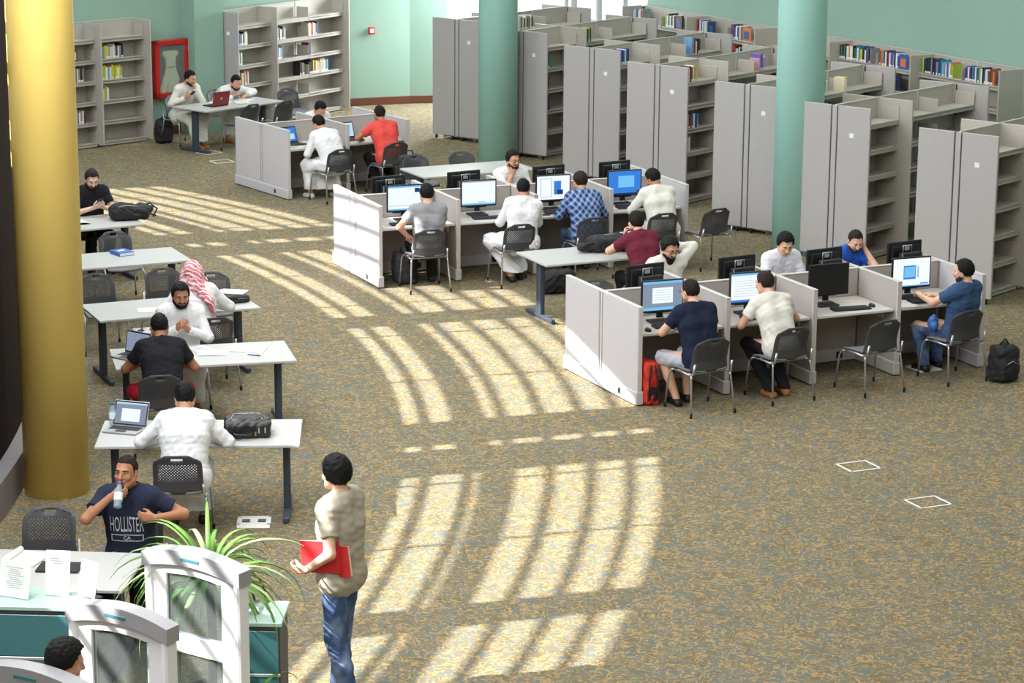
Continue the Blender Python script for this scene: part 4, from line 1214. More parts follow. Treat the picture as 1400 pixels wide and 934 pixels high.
        D.cut(hip + V3(0, 0, .09 if P['stand'] else .035), (0, 0, 1))
        D.build('shorts' if K['shorts'] else 'trousers', M[K['bottom']], root)
    for i in (0, 1):
        E = Field(ft[i] - .22, ft[i] + .22, max(.006, h * .8)); t = td[i]; base = V3(ft[i][0], ft[i][1], ft[i][2] - .035)
        E.cone(base - t * .03, base + t * .14 - V3(0, 0, .006), .043, .037, .03); E.cone(base - t * .03, base + V3(0, 0, .02), .042, .045, .02)
        E.cut(base - V3(0, 0, .034), (0, 0, -1)); E.cut(base + V3(0, 0, .045), (0, 0, 1))
        E.build('shoe', M[K['shoe']], root)
    # hair
    if K['hair']:
        hv = K['hv']
        Hf = Field(hc - .24, hc + .24, min(h, .007))
        ys = [-.2, -.10, -.04, -.002, .016, .030, .05, .072, .2]; zs = [-.075, -.062, -.045, -.022, .0, .045, .078, .094, .11]
        def cutf(qx, qy, qz):
            j = .004 * np.sin(qx * 260 + 3 * np.sin(qy * 150)) + .004 * np.sin(qy * 310 + qx * 140)
            tp = -.012 * np.exp(-((np.abs(qx) - .05) / .018) ** 2) * (qy > .04)
            return (np.interp(qy - .012, ys, zs) - tp - (qz + .032 + j)) * .75
        Hf.ell(hd(0, -.012, .032), (.077 + hv, .098 + hv, .094 + hv * 1.15), RH_, .004, cut=cutf)
        if K['curly']: Hf.wrinkle(K['curly'], .035, 5, 8)
        else: Hf.wrinkle(.005, .028, 3, 8)
        Hf.build('hair', M[K['hair']], root)
    if K['beard']:
        b = K['beard']
        Bf = Field(hc - .24, hc + .2, min(h, .007))
        def cutb(qx, qy, qz):
            return (qz - .03 - np.interp(qy + .022, [-.02, .0, .03, .06, .09], [.02, -.004, -.036, -.058, -.066])) * .8
        Bf.ell(hd(0, .022, -.03), (.067, .0795, .086), RH_, .004, cut=cutb)
        for sg in (-1, 1): Bf.cone(hd(sg * .06, .01, -.055), hd(sg * .03, .06, -.09), .027, .025, .02)
        Bf.ell(hd(0, .056, -.088 - b * .5), (.036 + b * .2, .036, .03 + b * .6), RH_, .02)
        Bf.cone(hd(-.03, .094, -.045), hd(.03, .094, -.045), .0085, None, .01)
        Bf.wrinkle(.002, .02, 2)
        Bf.build('beard', M['hair' if b > .005 else 'stubble'], root)
    # face details
    if K['face']:
        for sg in (-1, 1):
            f = MB(); Mr = Matrix([list(r) for r in RH_])
            f.lathe([(.0005, -.0118), (.008, -.009), (.0118, 0), (.008, .009), (.0005, .0118)], 12, c=hd(sg * .0315, .082, .012), rot=Mr)
            f.lathe([(.0055, -.002), (.0055, .0015), (.001, .0022)], 12, mi=1, c=hd(sg * .0315, .0935, .0115), rot=Mr @ Matrix.Rotation(-PI / 2, 3, 'X'))
            f.build('eye', [M['eye'], M['iris']], root)
            MB().tube([hd(sg * .014, .099, .031), hd(sg * .032, .0985, .036), hd(sg * .05, .085, .030)], [.004, .0048, .003], 6).build('eyebrow', M[K['hair'] or 'hair'], root)
        MB().tube([hd(-.022, .094, -.057), hd(-.008, .1005, -.0545), (hd(0, .1005, -.056)), hd(.008, .1005, -.0545), hd(.022, .094, -.057)], [.003, .0052, .005, .0052, .003], 6).build('lips', M['lips'], root)
    if K['glasses']:
        g = MB()
        for sg in (-1, 1):
            c = hd(sg * .032, .108, .01)
            g.tube([c + RH_ @ V3(.024 * math.cos(a), 0, .017 * math.sin(a)) for a in np.linspace(0, 2 * PI, 14, endpoint=False)], .0022, 6, closed=True)
            g.tube([hd(sg * .056, .106, .014), hd(sg * .083, .06, .014), hd(sg * .085, -.01, .01)], .002, 6)
        g.tube([hd(-.009, .108, .014), hd(.009, .108, .014)], .002, 6)
        g.build('spectacles', M['black'], root)
    return dict(root=root, hc=hc, RH=RH_, wr=wr, el=el, dirs=dirs, shirt=shirt, sh=sh, c7=c7, s2=s2, s3=s3, B2=B2, fwd=fwd, hd=hd, hip=hip)
def world(pd, p):
    """A point of a person's own frame in the hall."""
    a = pd['root'].rotation_euler.z; l = pd['root'].location
    q = rot2(a, p[0], p[1]); return Vector((l.x + q[0], l.y + q[1], p[2]))
NEAR = .0068
PPL = {}
# --- standing in the foreground
PPL['walker'] = person('young man standing in oatmeal tee and jeans with a red folder', (-1.2, 16.72), 66,
    dict(stand=True, hipz=.97, lean=-2, curve=5, hp=2, hyaw=-22, knees=((.10, .06, .52), (-.10, .0, .52)), feet=((.12, .10, .075), (-.11, -.12, .075)),
         LH=(-.235, .15, 1.06), LP=(-.5, -1, -.4), LD=(.05, 1, -.1), LN=(.9, .1, .3), Lc=.6, RH=(.25, .05, .80), RP=(.5, -1, 0), RD=(0, .25, -1), RN=(-1, 0, 0)),
    dict(skin='light', top='oatmeal_cotton', sleeve='short', bottom='denim', shoe='shoe_grey', hair='hair', hv=.026, curly=.006, h=NEAR, scale=1.06, face=True))
# --- reception desk
PPL['drinker'] = person('man in dark blue lettered tee drinking from a water bottle', (-2.95, 18.44), 177,
    dict(lean=3, curve=4, hp=-2, hyaw=-12, RH=(.10, .245, 1.085), RP=(1, -.1, -.9), RD=(-1, .05, .25), RN=(.1, -1, .1), Rc=.8, LH=(-.235, .20, .91), LP=(-1, -.3, -.45), LD=(1, .2, .12), LN=(.1, -1, -.1), Lc=.7),
    dict(skin='brown', top='blue_tee_dark', sleeve='short', hair='hair_short', hv=.006, h=NEAR, face=True))
PPL['corner'] = person('dark-haired person at the gates, only the head showing in the corner', (-2.62, 13.25), -62,
    dict(stand=True, hipz=.93, lean=3, curve=6, hp=18, knees=((.10, .04, .50), (-.10, .0, .50)), feet=((.12, .06, .075), (-.11, -.04, .075)), RH=(.25, .1, .8), LH=(-.25, .1, .8), RP=(.5, -1, 0), LP=(-.5, -1, 0), RD=(0, .2, -1), LD=(0, .2, -1), RN=(-1, 0, 0), LN=(1, 0, 0)),
    dict(skin='tan', top='white_cotton', hair='hair', hv=.02, bottom='black_trousers', h=.009))
# --- left tables, near to far
PPL['briefcase'] = person('black-haired man in a white shirt seen from behind at the open laptop', (-2.81, 20.55), 4,
    dict(lean=13, curve=16, hp=26, RH=(.22, .42, .80), LH=(-.26, .40, .80), RP=(1, -.5, -.6), LP=(-1, -.5, -.6)),
    dict(skin='tan', top='white_cotton', bottom='white_cotton', thobe=True, hair='hair', hv=.014, h=NEAR, girth=1.08))
PPL['black_tee'] = person('man in black tee and red shorts hunched over a table', (-3.37, 23.30), 12,
    dict(lean=20, curve=20, hp=22, RH=(.10, .40, .80), LH=(-.12, .40, .80), RP=(1.2, -.3, -.6), LP=(-1.2, -.3, -.6), knees=((.25, .40, .50), (-.25, .40, .50)), feet=((.2, .34, .07), (-.2, .3, .07))),
    dict(skin='brown', top='black_cotton', sleeve='short', bottom='red_shorts', shorts=True, hair='hair', hv=.010, h=NEAR, girth=1.04))
PPL['facing'] = person('bearded man in a white robe with clasped hands facing the camera', (-3.42, 24.96), 190,
    dict(lean=10, curve=10, hp=14, hyaw=6, RH=(.045, .36, .90), LH=(-.07, .34, .88), RP=(1, -.3, -.9), LP=(-1, -.3, -.9), RD=(-.35, .45, .6), LD=(.45, .45, .5), RN=(-.9, -.1, 0), LN=(.9, -.1, 0), Rc=.7, Lc=.7),
    dict(skin='brown', top='white_cotton', thobe=True, hair='hair', hv=.018, beard=.008, h=NEAR, face=True))
PPL['scarf'] = person('person in a white robe and red checked headscarf seen from behind', (-3.32, 25.70), 24,
    dict(lean=10, curve=14, hp=18, RH=(.25, .36, .82), LH=(-.22, .38, .80), RP=(1, -.5, -.6), LP=(-1, -.5, -.6)),
    dict(skin='tan', top='white_cotton', thobe=True, hair=None, h=.0075))
PPL['phone'] = person('man in a black tee looking down at his phone at the left edge', (-5.53, 31.87), 210,
    dict(lean=8, curve=10, hp=30, hyaw=-6, RH=(.06, .36, .86), LH=(-.07, .36, .86), RP=(1.1, -.4, -.8), LP=(-1.1, -.4, -.8), RD=(-.45, .7, .3), LD=(.45, .7, .3), RN=(-.6, 0, .7), LN=(.6, 0, .7), Rc=.7, Lc=.7),
    dict(skin='pale', top='black_cotton', sleeve='short', bottom='black_trousers', hair='hair_brown', hv=.012, beard=.003, face=True))
# --- far left table
PPL['chin'] = person('white-robed man resting his chin on a fist behind the red laptop', (-5.66, 42.20), 222,
    dict(lean=12, curve=16, hipz=.50, hp=18, hyaw=14, RH=(.16, .33, .84), LH=(-.05, .33, .985), RP=(1, -.5, -.8), LP=(-.6, .1, -1), LD=(.12, -.1, 1), LN=(.3, -.9, 0), Lc=1.0, RD=(-.5, .6, .4), RN=(-.5, 0, .8), Rc=.7, feet=((.12, .62, .07), (-.02, .55, .07))),
    dict(skin='tan', top='warm_white_cotton', thobe=True, hair='hair', hv=.014, beard=.004, shoe='shoe_tan', face=True, h=.009))
PPL['writer'] = person('white-robed man bent low over papers at the red laptop table', (-5.09, 42.85), 222,
    dict(lean=34, curve=26, hp=24, hyaw=-10, RH=(.10, .52, .80), LH=(-.22, .50, .80), RP=(1, -.3, -.4), LP=(-1.3, -.2, -.1)),
    dict(skin='tan', top='white_cotton', thobe=True, hair='hair', hv=.012, beard=.004, shoe='shoe_tan', h=.009))
# --- far carrel
PPL['far_robe'] = person('white-robed man from behind at the laptop of the far carrel', (-2.68, 36.92), 38,
    dict(lean=22, curve=24, hp=30, hyaw=14, RH=(.12, .46, .80), LH=(-.12, .46, .80), knees=((.16, .42, .50), (-.2, .42, .50)), feet=((.16, .2, .07), (-.2, .36, .07))),
    dict(skin='tan', top='white_cotton', thobe=True, hair='hair', hv=.012, shoe='shoe_white', h=.009, girth=1.08))
PPL['coral'] = person('man in a coral red tee from behind at the far carrel', (-1.90, 37.60), 30,
    dict(lean=18, curve=14, hp=8, RH=(.10, .46, .80), LH=(-.26, .46, .80), LP=(-1.2, -.2, -.5), feet=((.12, .08, .07), (-.12, .05, .07))),
    dict(skin='brown', top='coral_cotton', sleeve='short', bottom='black_trousers', shoe='shoe_grey', hair='hair_short', hv=.007, h=.009))
PPL['far_back'] = person('white-robed man with bowed head behind the far carrel', (-3.29, 39.42), 212,
    dict(lean=28, curve=22, hp=42, RH=(.10, .48, .80), LH=(-.12, .48, .80)),
    dict(skin='tan', top='white_cotton', thobe=True, hair='hair', hv=.014, h=.0095))
# --- middle carrel row
PPL['grey_tee'] = person('man in a grey tee from behind at the sunlit end desk', (-1.06, 30.72), 14,
    dict(lean=-1, curve=12, hp=8, hipz=.50, RH=(.10, .42, .79), LH=(-.24, .12, .66), LP=(-1, -.6, -.2), LD=(.3, .9, -.2)),
    dict(skin='light', top='grey_cotton', sleeve='short', bottom='black_trousers', hair='hair', hv=.014))
PPL['mid_robe'] = person('white-robed man with bare ankles at the nearly blank screen', (.12, 31.08), 18,
    dict(lean=8, curve=14, hp=12, side=7, hipz=.515, twist=-6, hyaw=-16, RH=(.14, .42, .80), LH=(-.1, .42, .80), knees=((.04, .42, .50), (-.30, .36, .50)), feet=((.06, .25, .07), (-.1, .1, .07))),
    dict(skin='tan', top='white_cotton', thobe=True, hair='hair', hv=.008, shoe='shoe_black'))
PPL['plaid'] = person('man in a blue plaid shirt from behind at the picture screen', (.96, 31.58), 18,
    dict(lean=14, curve=14, hp=14, hyaw=12, RH=(.10, .36, .78), LH=(-.10, .36, .78), RP=(1.1, -.4, -.6), LP=(-1.1, -.4, -.6)),
    dict(skin='tan', top='plaid', bottom='denim', hair='hair_brown', hv=.014, girth=1.05))
PPL['blue_desk'] = person('man in a white shirt with a phone before the bright blue screen', (1.96, 31.94), 22,
    dict(lean=14, curve=18, hp=34, hyaw=24, RH=(-.02, .38, .86), LH=(-.16, .40, .86), RP=(1.1, -.4, -.6), LP=(-1, -.5, -.7), RN=(-.5, 0, .8), LN=(.5, 0, .8)),
    dict(skin='brown', top='warm_white_cotton', thobe=True, hair='hair', hv=.016, girth=1.06))
PPL['glasses'] = person('man in glasses with a hand at his mouth behind the middle row', (-.09, 33.60), 203,
    dict(lean=12, curve=10, hp=8, hyaw=8, RH=(.03, .27, 1.02), RP=(.8, .3, -1), RD=(-.1, .05, 1), RN=(-.4, -.9, 0), Rc=1.0, LH=(-.12, .42, .80)),
    dict(skin='tan', top='white_cotton', sleeve='short', hair='hair', hv=.02, glasses=True, face=True, beard=.002))
# --- centre table
PPL['maroon'] = person('man in a maroon tee from behind at the centre table laptop', (1.62, 28.86), 28,
    dict(lean=20, curve=14, hp=8, RH=(.10, .50, .80), LH=(-.14, .34, 1.0), LP=(-.9, .5, -.9), LD=(.2, .05, 1), LN=(.5, -.8, 0), Lc=.9),
    dict(skin='light', top='maroon_cotton', sleeve='short', collar=True, bottom='black_trousers', hair='hair_short', hv=.014))
# --- nearest carrel, rear side
PPL['bearded'] = person('full-bearded man in glasses with one arm behind his head', (1.68, 27.52), 205,
    dict(lean=8, curve=12, hp=20, hyaw=2, LH=(-.14, .0, 1.19), LP=(-1, .1, -.05), LD=(.85, -.12, .15), LN=(0, 1, 0), Lc=.4, RH=(.10, .40, .80), RP=(.5, -.3, -1)),
    dict(skin='tan', top='warm_white_cotton', thobe=True, hair='hair', hv=.026, curly=.004, beard=.055, glasses=True, face=True, h=.0075))
PPL['pale_boy'] = person('young man in a pale buttoned shirt behind the near carrel', (3.00, 28.05), 205,
    dict(lean=14, curve=14, hp=30, hyaw=-14, RH=(.14, .46, .80), LH=(-.12, .46, .80)),
    dict(skin='light', top='pale_shirt', hair='hair', hv=.024, face=True, h=.0075))
PPL['polo'] = person('man in a royal blue polo leaning his temple on his hand', (3.79, 28.44), 205,
    dict(lean=20, curve=14, hp=30, hyaw=-10, side=-4, RH=(.15, .46, .80), LH=(-.15, .33, 1.06), LP=(-.35, .35, -1), LD=(.25, -.15, 1), LN=(.8, -.5, 0), Lc=.9),
    dict(skin='light', top='royal_blue_cotton', sleeve='short', collar=True, hair='hair_brown', hv=.006, beard=.004, face=True, h=.0075))
# --- nearest carrel, front side
PPL['navy'] = person('man in a navy tee and pale shorts from behind at the grey document screen', (1.96, 24.94), 26,
    dict(lean=14, curve=12, hp=10, hyaw=10, RH=(.10, .42, .79), LH=(-.13, .44, .79), RP=(1, -.4, -.7), LP=(-1.1, -.3, -.6), knees=((.05, .44, .50), (-.26, .38, .50)), feet=((.03, .34, .07), (-.16, .22, .07))),
    dict(skin='light', top='navy_cotton', sleeve='short', bottom='pale_shorts', shorts=True, hair='hair_short', hv=.008, glasses=True, h=.0075, girth=1.06))
PPL['white_tee'] = person('man in a white tee from behind at the text screen', (2.83, 25.46), 27,
    dict(lean=18, curve=18, hp=14, hyaw=16, RH=(.14, .40, .79), LH=(-.14, .44, .79), RP=(1.1, -.3, -.6), LP=(-1, -.4, -.7), feet=((.10, .05, .07), (-.10, .0, .07))),
    dict(skin='light', top='warm_white_cotton', sleeve='short', bottom='black_trousers', shoe='shoe_tan', hair='hair_brown', hv=.010, h=.0075))
PPL['slate'] = person('bearded man in a slate blue tee pointing at his screen', (4.86, 26.38), 36,
    dict(lean=-13, curve=10, hp=8, hipz=.49, hyaw=22, twist=8, LH=(-.22, .36, .86), RH=(.0, .38, .84), LP=(-1, -.3, -.8), RP=(.9, -.4, -.8), RD=(-.6, .75, .1), Rc=.3, LD=(.3, .8, .2), Lc=.6, knees=((.10, .46, .50), (-.16, .46, .50))),
    dict(skin='light', top='slate_blue_cotton', sleeve='short', bottom='denim', hair='hair', hv=.016, beard=.005, h=.0075))

# the bottle hangs from the drinker's mouth
pd = PPL['drinker']; BTILT = 34.0
BOT = pd['hd'](0, .125, -.05) - np.array((0, -math.sin(R(BTILT)), math.cos(R(BTILT)))) * .205

# headscarf: a draped cloth over the head, its tail down the back
pd = PPL['scarf']; hd = pd['hd']
F = Field(pd['hc'] - V3(.36, .42, .62), pd['hc'] + V3(.36, .3, .26), .008)
F.ell(hd(0, -.015, .035), (.092, .112, .106), pd['RH'], .03)
F.cone(hd(0, -.06, .0), pd['c7'] + V3(0, -.05, -.01), .098, .088, .05)
F.cone(hd(-.08, .0, -.03), pd['c7'] + V3(-.12, .03, 0), .05, .05, .05); F.cone(hd(.08, .0, -.03), pd['c7'] + V3(.12, .03, 0), .05, .05, .05)
F.cone(pd['c7'] + V3(.02, -.09, .0), pd['s2'] + V3(.10, -.165, .06), .06, .045, .03); F.cone(pd['s2'] + V3(.10, -.165, .06), pd['s2'] + V3(.15, -.16, -.10), .045, .018, .02)
F.wrinkle(.010, .07, 11, 7)
F.cone(hd(0, .06, -.01), hd(0, .2, -.03), .066, .09, .01, op='sub')
F.build('headscarf', M['scarf'], pd['root'])

# lettering on the drinker's tee, laid onto the cloth
pd = PPL['drinker']
sh = pd['shirt']; tree = BVHTree.FromObject(sh, bpy.context.evaluated_depsgraph_get())
def chest(items, name, th=.003):
    mb = MB(); B = pd['B2']; n = V3(0, 1, 0)
    for kind, data in items:
        base = len(mb.v); V = []; 
        for (x, z) in data[0]:
            o = pd['s3'] + B @ V3(x, 0, z); hit = tree.ray_cast(Vector(o + B @ V3(0, .2, 0)), Vector(B @ V3(0, -1, 0)))
            q = hit[0] if hit[0] is not None else Vector(o + B @ V3(0, .12, 0))
            V.append(q + Vector(B @ V3(0, th, 0)))
        mb.add(V, data[1])
    o = mb.build(name, mat('grey_white_print', (206, 206, 212), .9), pd['root'], fix=False)
    return o
def text2d(txt, w, hgt, cx, z0):
    cu = bpy.data.curves.new('t', 'FONT'); cu.body = txt; cu.resolution_u = 3
    ob = bpy.data.objects.new('t', cu); COL.objects.link(ob)
    me = ob.to_mesh(); bm = bmesh.new(); bm.from_mesh(me); ob.to_mesh_clear()
    bmesh.ops.triangulate(bm, faces=bm.faces); bmesh.ops.subdivide_edges(bm, edges=[e for e in bm.edges if e.calc_length() > .12], cuts=2)
    xs = [v.co.x for v in bm.verts]; ys = [v.co.y for v in bm.verts]
    bm.verts.index_update()
    vs = [(-((v.co.x - min(xs)) / (max(xs) - min(xs)) - .5) * w + cx, (v.co.y - min(ys)) / (max(ys) - min(ys)) * hgt + z0) for v in bm.verts]
    fs = [tuple(v.index for v in f.verts) for f in bm.faces]
    bm.free(); bpy.data.objects.remove(ob); bpy.data.curves.remove(cu)
    return ('t', (vs, fs))
def strip2d(x0, x1, z0, z1, n=10):
    vs = []; fs = []
    for i in range(n + 1):
        x = x0 + (x1 - x0) * i / n; vs += [(x, z0), (x, z1)]
    for i in range(n): fs.append((2 * i, 2 * i + 1, 2 * i + 3, 2 * i + 2))
    return ('s', (vs, fs))
chest([text2d('HOLLISTER', .26, .125, .0, -.235), strip2d(-.12, .12, -.258, -.264), strip2d(-.12, .12, -.306, -.312), strip2d(-.125, -.119, -.312, -.258, 2), strip2d(.119, .125, -.312, -.258, 2),
       text2d('CA', .055, .026, .0, -.297)], 'chest_lettering')
# ------------------------------------------------------------------ things on the tables and desks
TZ = .742
def tpos(i, x, y, z=TZ):
    tx, ty, a, _ = TB[i]; q = rot2(R(a), x, y); return (tx + q[0], ty + q[1], z), R(a)
def laptop(label, loc, rz, lid, screen, tilt=105, w=.33, d=.23, body='silver', logo=False):
    """Open laptop; the user sits on -y."""
    root = thing('laptop', label, 'laptop', loc, rz)
    MB().box((0, 0, .009), (w, d, .016), bev=.005).build('laptop_base', M[body], root)
    k = MB().box((0, .03, .0175), (w * .86, d * .5, .003))
    for r in range(5):
        for c in range(12): k.box((-w * .39 + c * w * .071, .03 + (r - 2) * d * .095, .0195), (w * .058, d * .075, .002))
    k.box((0, -d * .3, .0175), (w * .3, d * .26, .002)); k.build('keyboard_keys', M['keys'], root)
    A = Matrix.Rotation(R(90 - tilt), 3, 'X'); hp = Vector((0, d / 2 - .004, .016)); hh = d * .98
    ld = MB().box(hp + A @ Vector((0, 0, hh / 2)), (w, .009, hh), rot=A, bev=.003).build('lid', lid if not isinstance(lid, str) else M[lid], root)
    MB().box(hp + A @ Vector((0, -.0048, hh / 2)), (w - .012, .002, hh - .012), rot=A).build('screen_bezel', M['black'], ld)
    sc = MB()
    def q(x0, x1, z0, z1, mi, kk):
        W2, H2 = w - .03, hh - .035
        sc.box(hp + A @ Vector(((-.5 + (x0 + x1) / 2) * W2, -.0062 - .0004 * kk, hh / 2 + (-.5 + (z0 + z1) / 2) * H2)), ((x1 - x0) * W2, .0008, (z1 - z0) * H2), rot=A, mi=mi)
    if screen == 'grey': q(0, 1, 0, 1, 2, 0); q(.06, .9, .1, .9, 2, 1)
    elif screen == 'page': q(0, 1, 0, 1, 2, 0); q(.2, .8, .12, .72, 1, 1); q(0, 1, .92, 1, 0, 1)
    elif screen == 'blue': q(0, 1, 0, 1, 3, 0); q(.08, .6, .7, .85, 4, 1); q(.1, .9, .15, .55, 0, 1)
    else: q(0, 1, 0, 1, 0, 0); q(.1, .9, .3, .32, 3, 1); q(.1, .8, .55, .57, 3, 1)
    sc.build('screen', [M['scr_pale'], M['scr_white'], M['scr_grey'], M['scr_blue'], M['scr_dark']], ld)
    if logo:
        MB().lathe([(.022, 0), (.022, .002)], 20, c=hp + A @ Vector((0, .0045, hh / 2)), rot=A @ Matrix.Rotation(-PI / 2, 3, 'X')).build('lid_badge', M['silver'], ld)
    return root
p, a = tpos(0, -.68, .07); laptop('open silver laptop on the table with the black briefcase', p, a - .35, 'silver', 'page', 112)
p, a = tpos(1, -.72, .02); laptop('silver laptop at the left edge of the table beside the man in black', p, a - .85, 'silver', 'grey', 100)
p, a = tpos(7, -.32, -.02); laptop('dark red laptop seen from behind at the far left table', p, R(228), 'laptop_red', 'pale', 104, .36, .25, 'black', True)
p, rz = cpos(C1, 0, -.18, .52, TZ); laptop('black laptop with a deep blue page in the far carrel', p, rz + .1, 'black', 'blue', 108, .37, .25, 'black')
p, rz = cpos(C1, 1, -.25, .48, TZ); laptop('black laptop with a pale blue screen before the coral tee', p, rz + .05, 'black', 'pale', 108, .36, .25, 'black')
p, a = tpos(5, .50, -.08); laptop('laptop with a pale blue screen before the man in maroon', p, a + .05, 'black', 'pale', 112, .34, .23, 'black')

def sheet(label, loc, rz, w=.21, h=.297, n=1, lines=True, cat='paper'):
    rs = random.Random(int((loc[0] + loc[1]) * 1000))
    root = thing('paper_sheet', label, cat, loc, rz)
    b = MB()
    for i in range(n):
        b.box((rs.uniform(-.01, .01), rs.uniform(-.01, .01), .001 + i * .0018), (w, h, .0016), rz=rs.uniform(-.1, .1) if n > 1 else 0)
    b.build('sheet', M['paper'], root)
    if lines:
        k = MB()
        for i in range(12): k.box((-.01, h * .38 - i * h * .065, .0016 + n * .0018), (w * (.74 - .1 * rs.random()), .004, .0006))
        k.build('printed_lines', M['ink'], root)
def pos(i, x, y, lb, dr=0, **k):
    p, a = tpos(i, x, y); sheet(lb, p, a + R(dr), **k)
pos(1, .12, .02, 'stack of papers in front of the bearded man', 80, n=4)
pos(1, .48, .12, 'loose white sheets on the right of the shared table', 70, n=3, w=.24, h=.34)
pos(1, .02, .22, 'open notebook page by the clasped hands', 20, w=.18, h=.24)
pos(2, -.25, -.12, 'single white sheet left of the bearded man\'s head', 80)
pos(2, .50, .12, 'white papers lying on the black case, left pile', 75, n=4)
p, a = tpos(2, .72, .06, TZ + .082); sheet('white pages fanned on top of the black case', p, a + R(60), n=5, lines=False)
pos(7, -.02, .20, 'white notes under the writing man\'s hand', 20, n=3, w=.3, h=.3)
pos(7, .22, -.08, 'grey notebook on the red laptop table', 60, w=.3, h=.22, n=5)
pos(7, .45, .15, 'loose sheet at the right of the red laptop table', 15)
p, rz = cpos(C1, 0, -.34, .3, TZ); sheet('white papers at the left of the far carrel desk', p, rz + .5, n=3, w=.3, h=.3)
p, rz = cpos(C3, 3, -.36, .28, TZ); sheet('bright white papers left of the blue dialog screen', p, rz - .1, n=4, w=.26, h=.33, lines=False)
p, rz = cpos(C2, 0, -.3, .3, TZ); sheet('white sheet beside the keyboard at the sunlit end desk', p, rz + .1, w=.24, h=.3)
p, rz = cpos(C2, 0, .34, .25, TZ); sheet('white sheet by the right elbow of the man in the grey tee', p, rz + .3)
p, rz = cpos(C2, 3, -.44, .4, TZ); sheet('white papers left of the bright blue desktop screen', p, rz - .1, n=2)
p, rz = cpos(C3, 0, .0, .17, TZ); sheet('white sheet under the forearm of the man in navy', p, rz + .2)
def phone(lb, loc, rz, tilt=None):
    root = thing('mobile_phone', lb, 'phone', loc, rz)
    if tilt: root.rotation_euler = (tilt[0], tilt[1], rz)
    MB().box((0, 0, .005), (.07, .14, .009), bev=.004).build('phone_body', M['black'], root)
    MB().box((0, 0, .0098), (.062, .12, .001)).build('phone_screen', M['black_matte'], root)
p, rz = cpos(C2, 2, -.34, .22, TZ); phone('black phone on the desk left of the plaid shirt', p, rz + 1.2)
p, a = tpos(5, .45, -.33); phone('small black phone by the elbow of the man in maroon', p, a + 1.3)
p, rz = cpos(C1, 1, .36, .3, TZ); phone('black phone at the right of the coral tee desk', p, rz + 1.3)
for key, lb, off in (('phone', 'phone held by the man in the black tee', (0, .45, .955)), ('chin', 'phone held by the man resting his chin', (.08, .45, .93)), ('blue_desk', 'phone held before the bright blue screen', (-.09, .53, .935))):
    w = world(PPL[key], off); phone(lb, w, PPL[key]['root'].rotation_euler.z, (.6, 0))
# pen, blue book, open book
p, a = tpos(1, .50, -.16); root = thing('pen', 'dark pen lying on the table edge side of the papers', 'pen', p, a + 1.0)
MB().tube([(0, -.07, .006), (0, .05, .006), (0, .066, .006), (0, .074, .006)], [.005, .005, .0035, .001], 8).build('pen_barrel', M['bag2'], root)
MB().box((.0, -.045, .0125), (.003, .04, .002)).build('pen_clip', M['silver'], root)
p, a = tpos(3, .22, .22); root = thing('book', 'blue covered book lying alone on the empty table', 'book', p, a + .2)
MB().box((0, 0, .002), (.2, .26, .004)).box((0, 0, .038), (.2, .26, .004)).box((-.099, 0, .02), (.004, .26, .04)).build('cover', M['blue_cover'], root)
MB().box((.003, 0, .02), (.188, .25, .032)).build('page_block', M['paper'], root); MB().box((.0, .03, .0405), (.09, .06, .001)).build('cover_label', M['paper'], root)
p, a = tpos(4, .05, .02); root = thing('open_book', 'open book with fanned pages before the man on his phone', 'book', p, a)
for s in (-1, 1):
    MB().shell(lambda u, v: (s * (.002 + .2 * u), -.14 + .28 * v, .006 + .028 * math.sin(u * PI * .9) * (1 - .3 * u)), 8, 2, .005 if s > 0 else -.005).build('page_spread', M['paper'], root)
MB().box((0, 0, .002), (.42, .29, .004)).build('cover', M['black'], root)
# bags
def soft_bag(label, loc, rz, boxes, m, cat='bag', name='backpack', seed=1, amp=.012, straps=(), extra=None):
    root = thing(name, label, cat, loc, rz)
    F = Field((-.42, -.42, -.03), (.42, .42, .6), .009)
    for (c, hf, r, t) in boxes: F.rbox(c, hf, r, rx(t), .04)
    F.wrinkle(amp, .09, seed, 6); F.cut((0, 0, .002), (0, 0, -1))
    F.build('bag_body', m, root)
    for k, pts in enumerate(straps):
        MB().tube(pts, .011, 6).build('strap', M['rubber'], root)
    if extra: extra(root)
    return root
def zips(pts_list, bx=None):
    def f(root):
        for pts in pts_list: MB().tube(pts, .0045, 6).build('zip', M['silver'], root)
        if bx: MB().box(bx[0], bx[1], bev=.01).build('front_pocket', M['bag2'], root)
    return f
p, a = tpos(4, .82, -.02); soft_bag('black backpack slumped over the end of a white table', p, a - .3, [((0, 0, .09), (.25, .17, .09), .07, 0), ((-.1, -.05, .13), (.12, .1, .07), .05, 10), ((.22, .02, .12), (.09, .07, .04), .03, 0)], M['bag'], straps=[[(.16, .1, .15), (.28, .08, .18), (.36, 0, .12), (.3, -.1, .04)], [(.1, -.15, .12), (.24, -.18, .1), (.33, -.16, .06)]], extra=zips([[(-.2, -.1, .16), (-.05, -.13, .2), (.1, -.12, .18)]]))
p, a = tpos(5, .12, .08); soft_bag('dark backpack lying on the centre table', p, a - .1, [((.05, 0, .09), (.24, .15, .09), .07, 0), ((-.22, -.02, .06), (.12, .07, .045), .03, 0), ((.2, .02, .14), (.1, .12, .06), .05, 0)], M['bag'], seed=5, straps=[[(-.1, -.1, .12), (-.25, -.12, .12), (-.33, -.06, .05)], [(0, -.13, .1), (-.04, -.2, .06), (-.06, -.24, .02)]], extra=zips([[(-.1, .0, .15), (.02, .06, .185), (.12, .0, .2)]]))
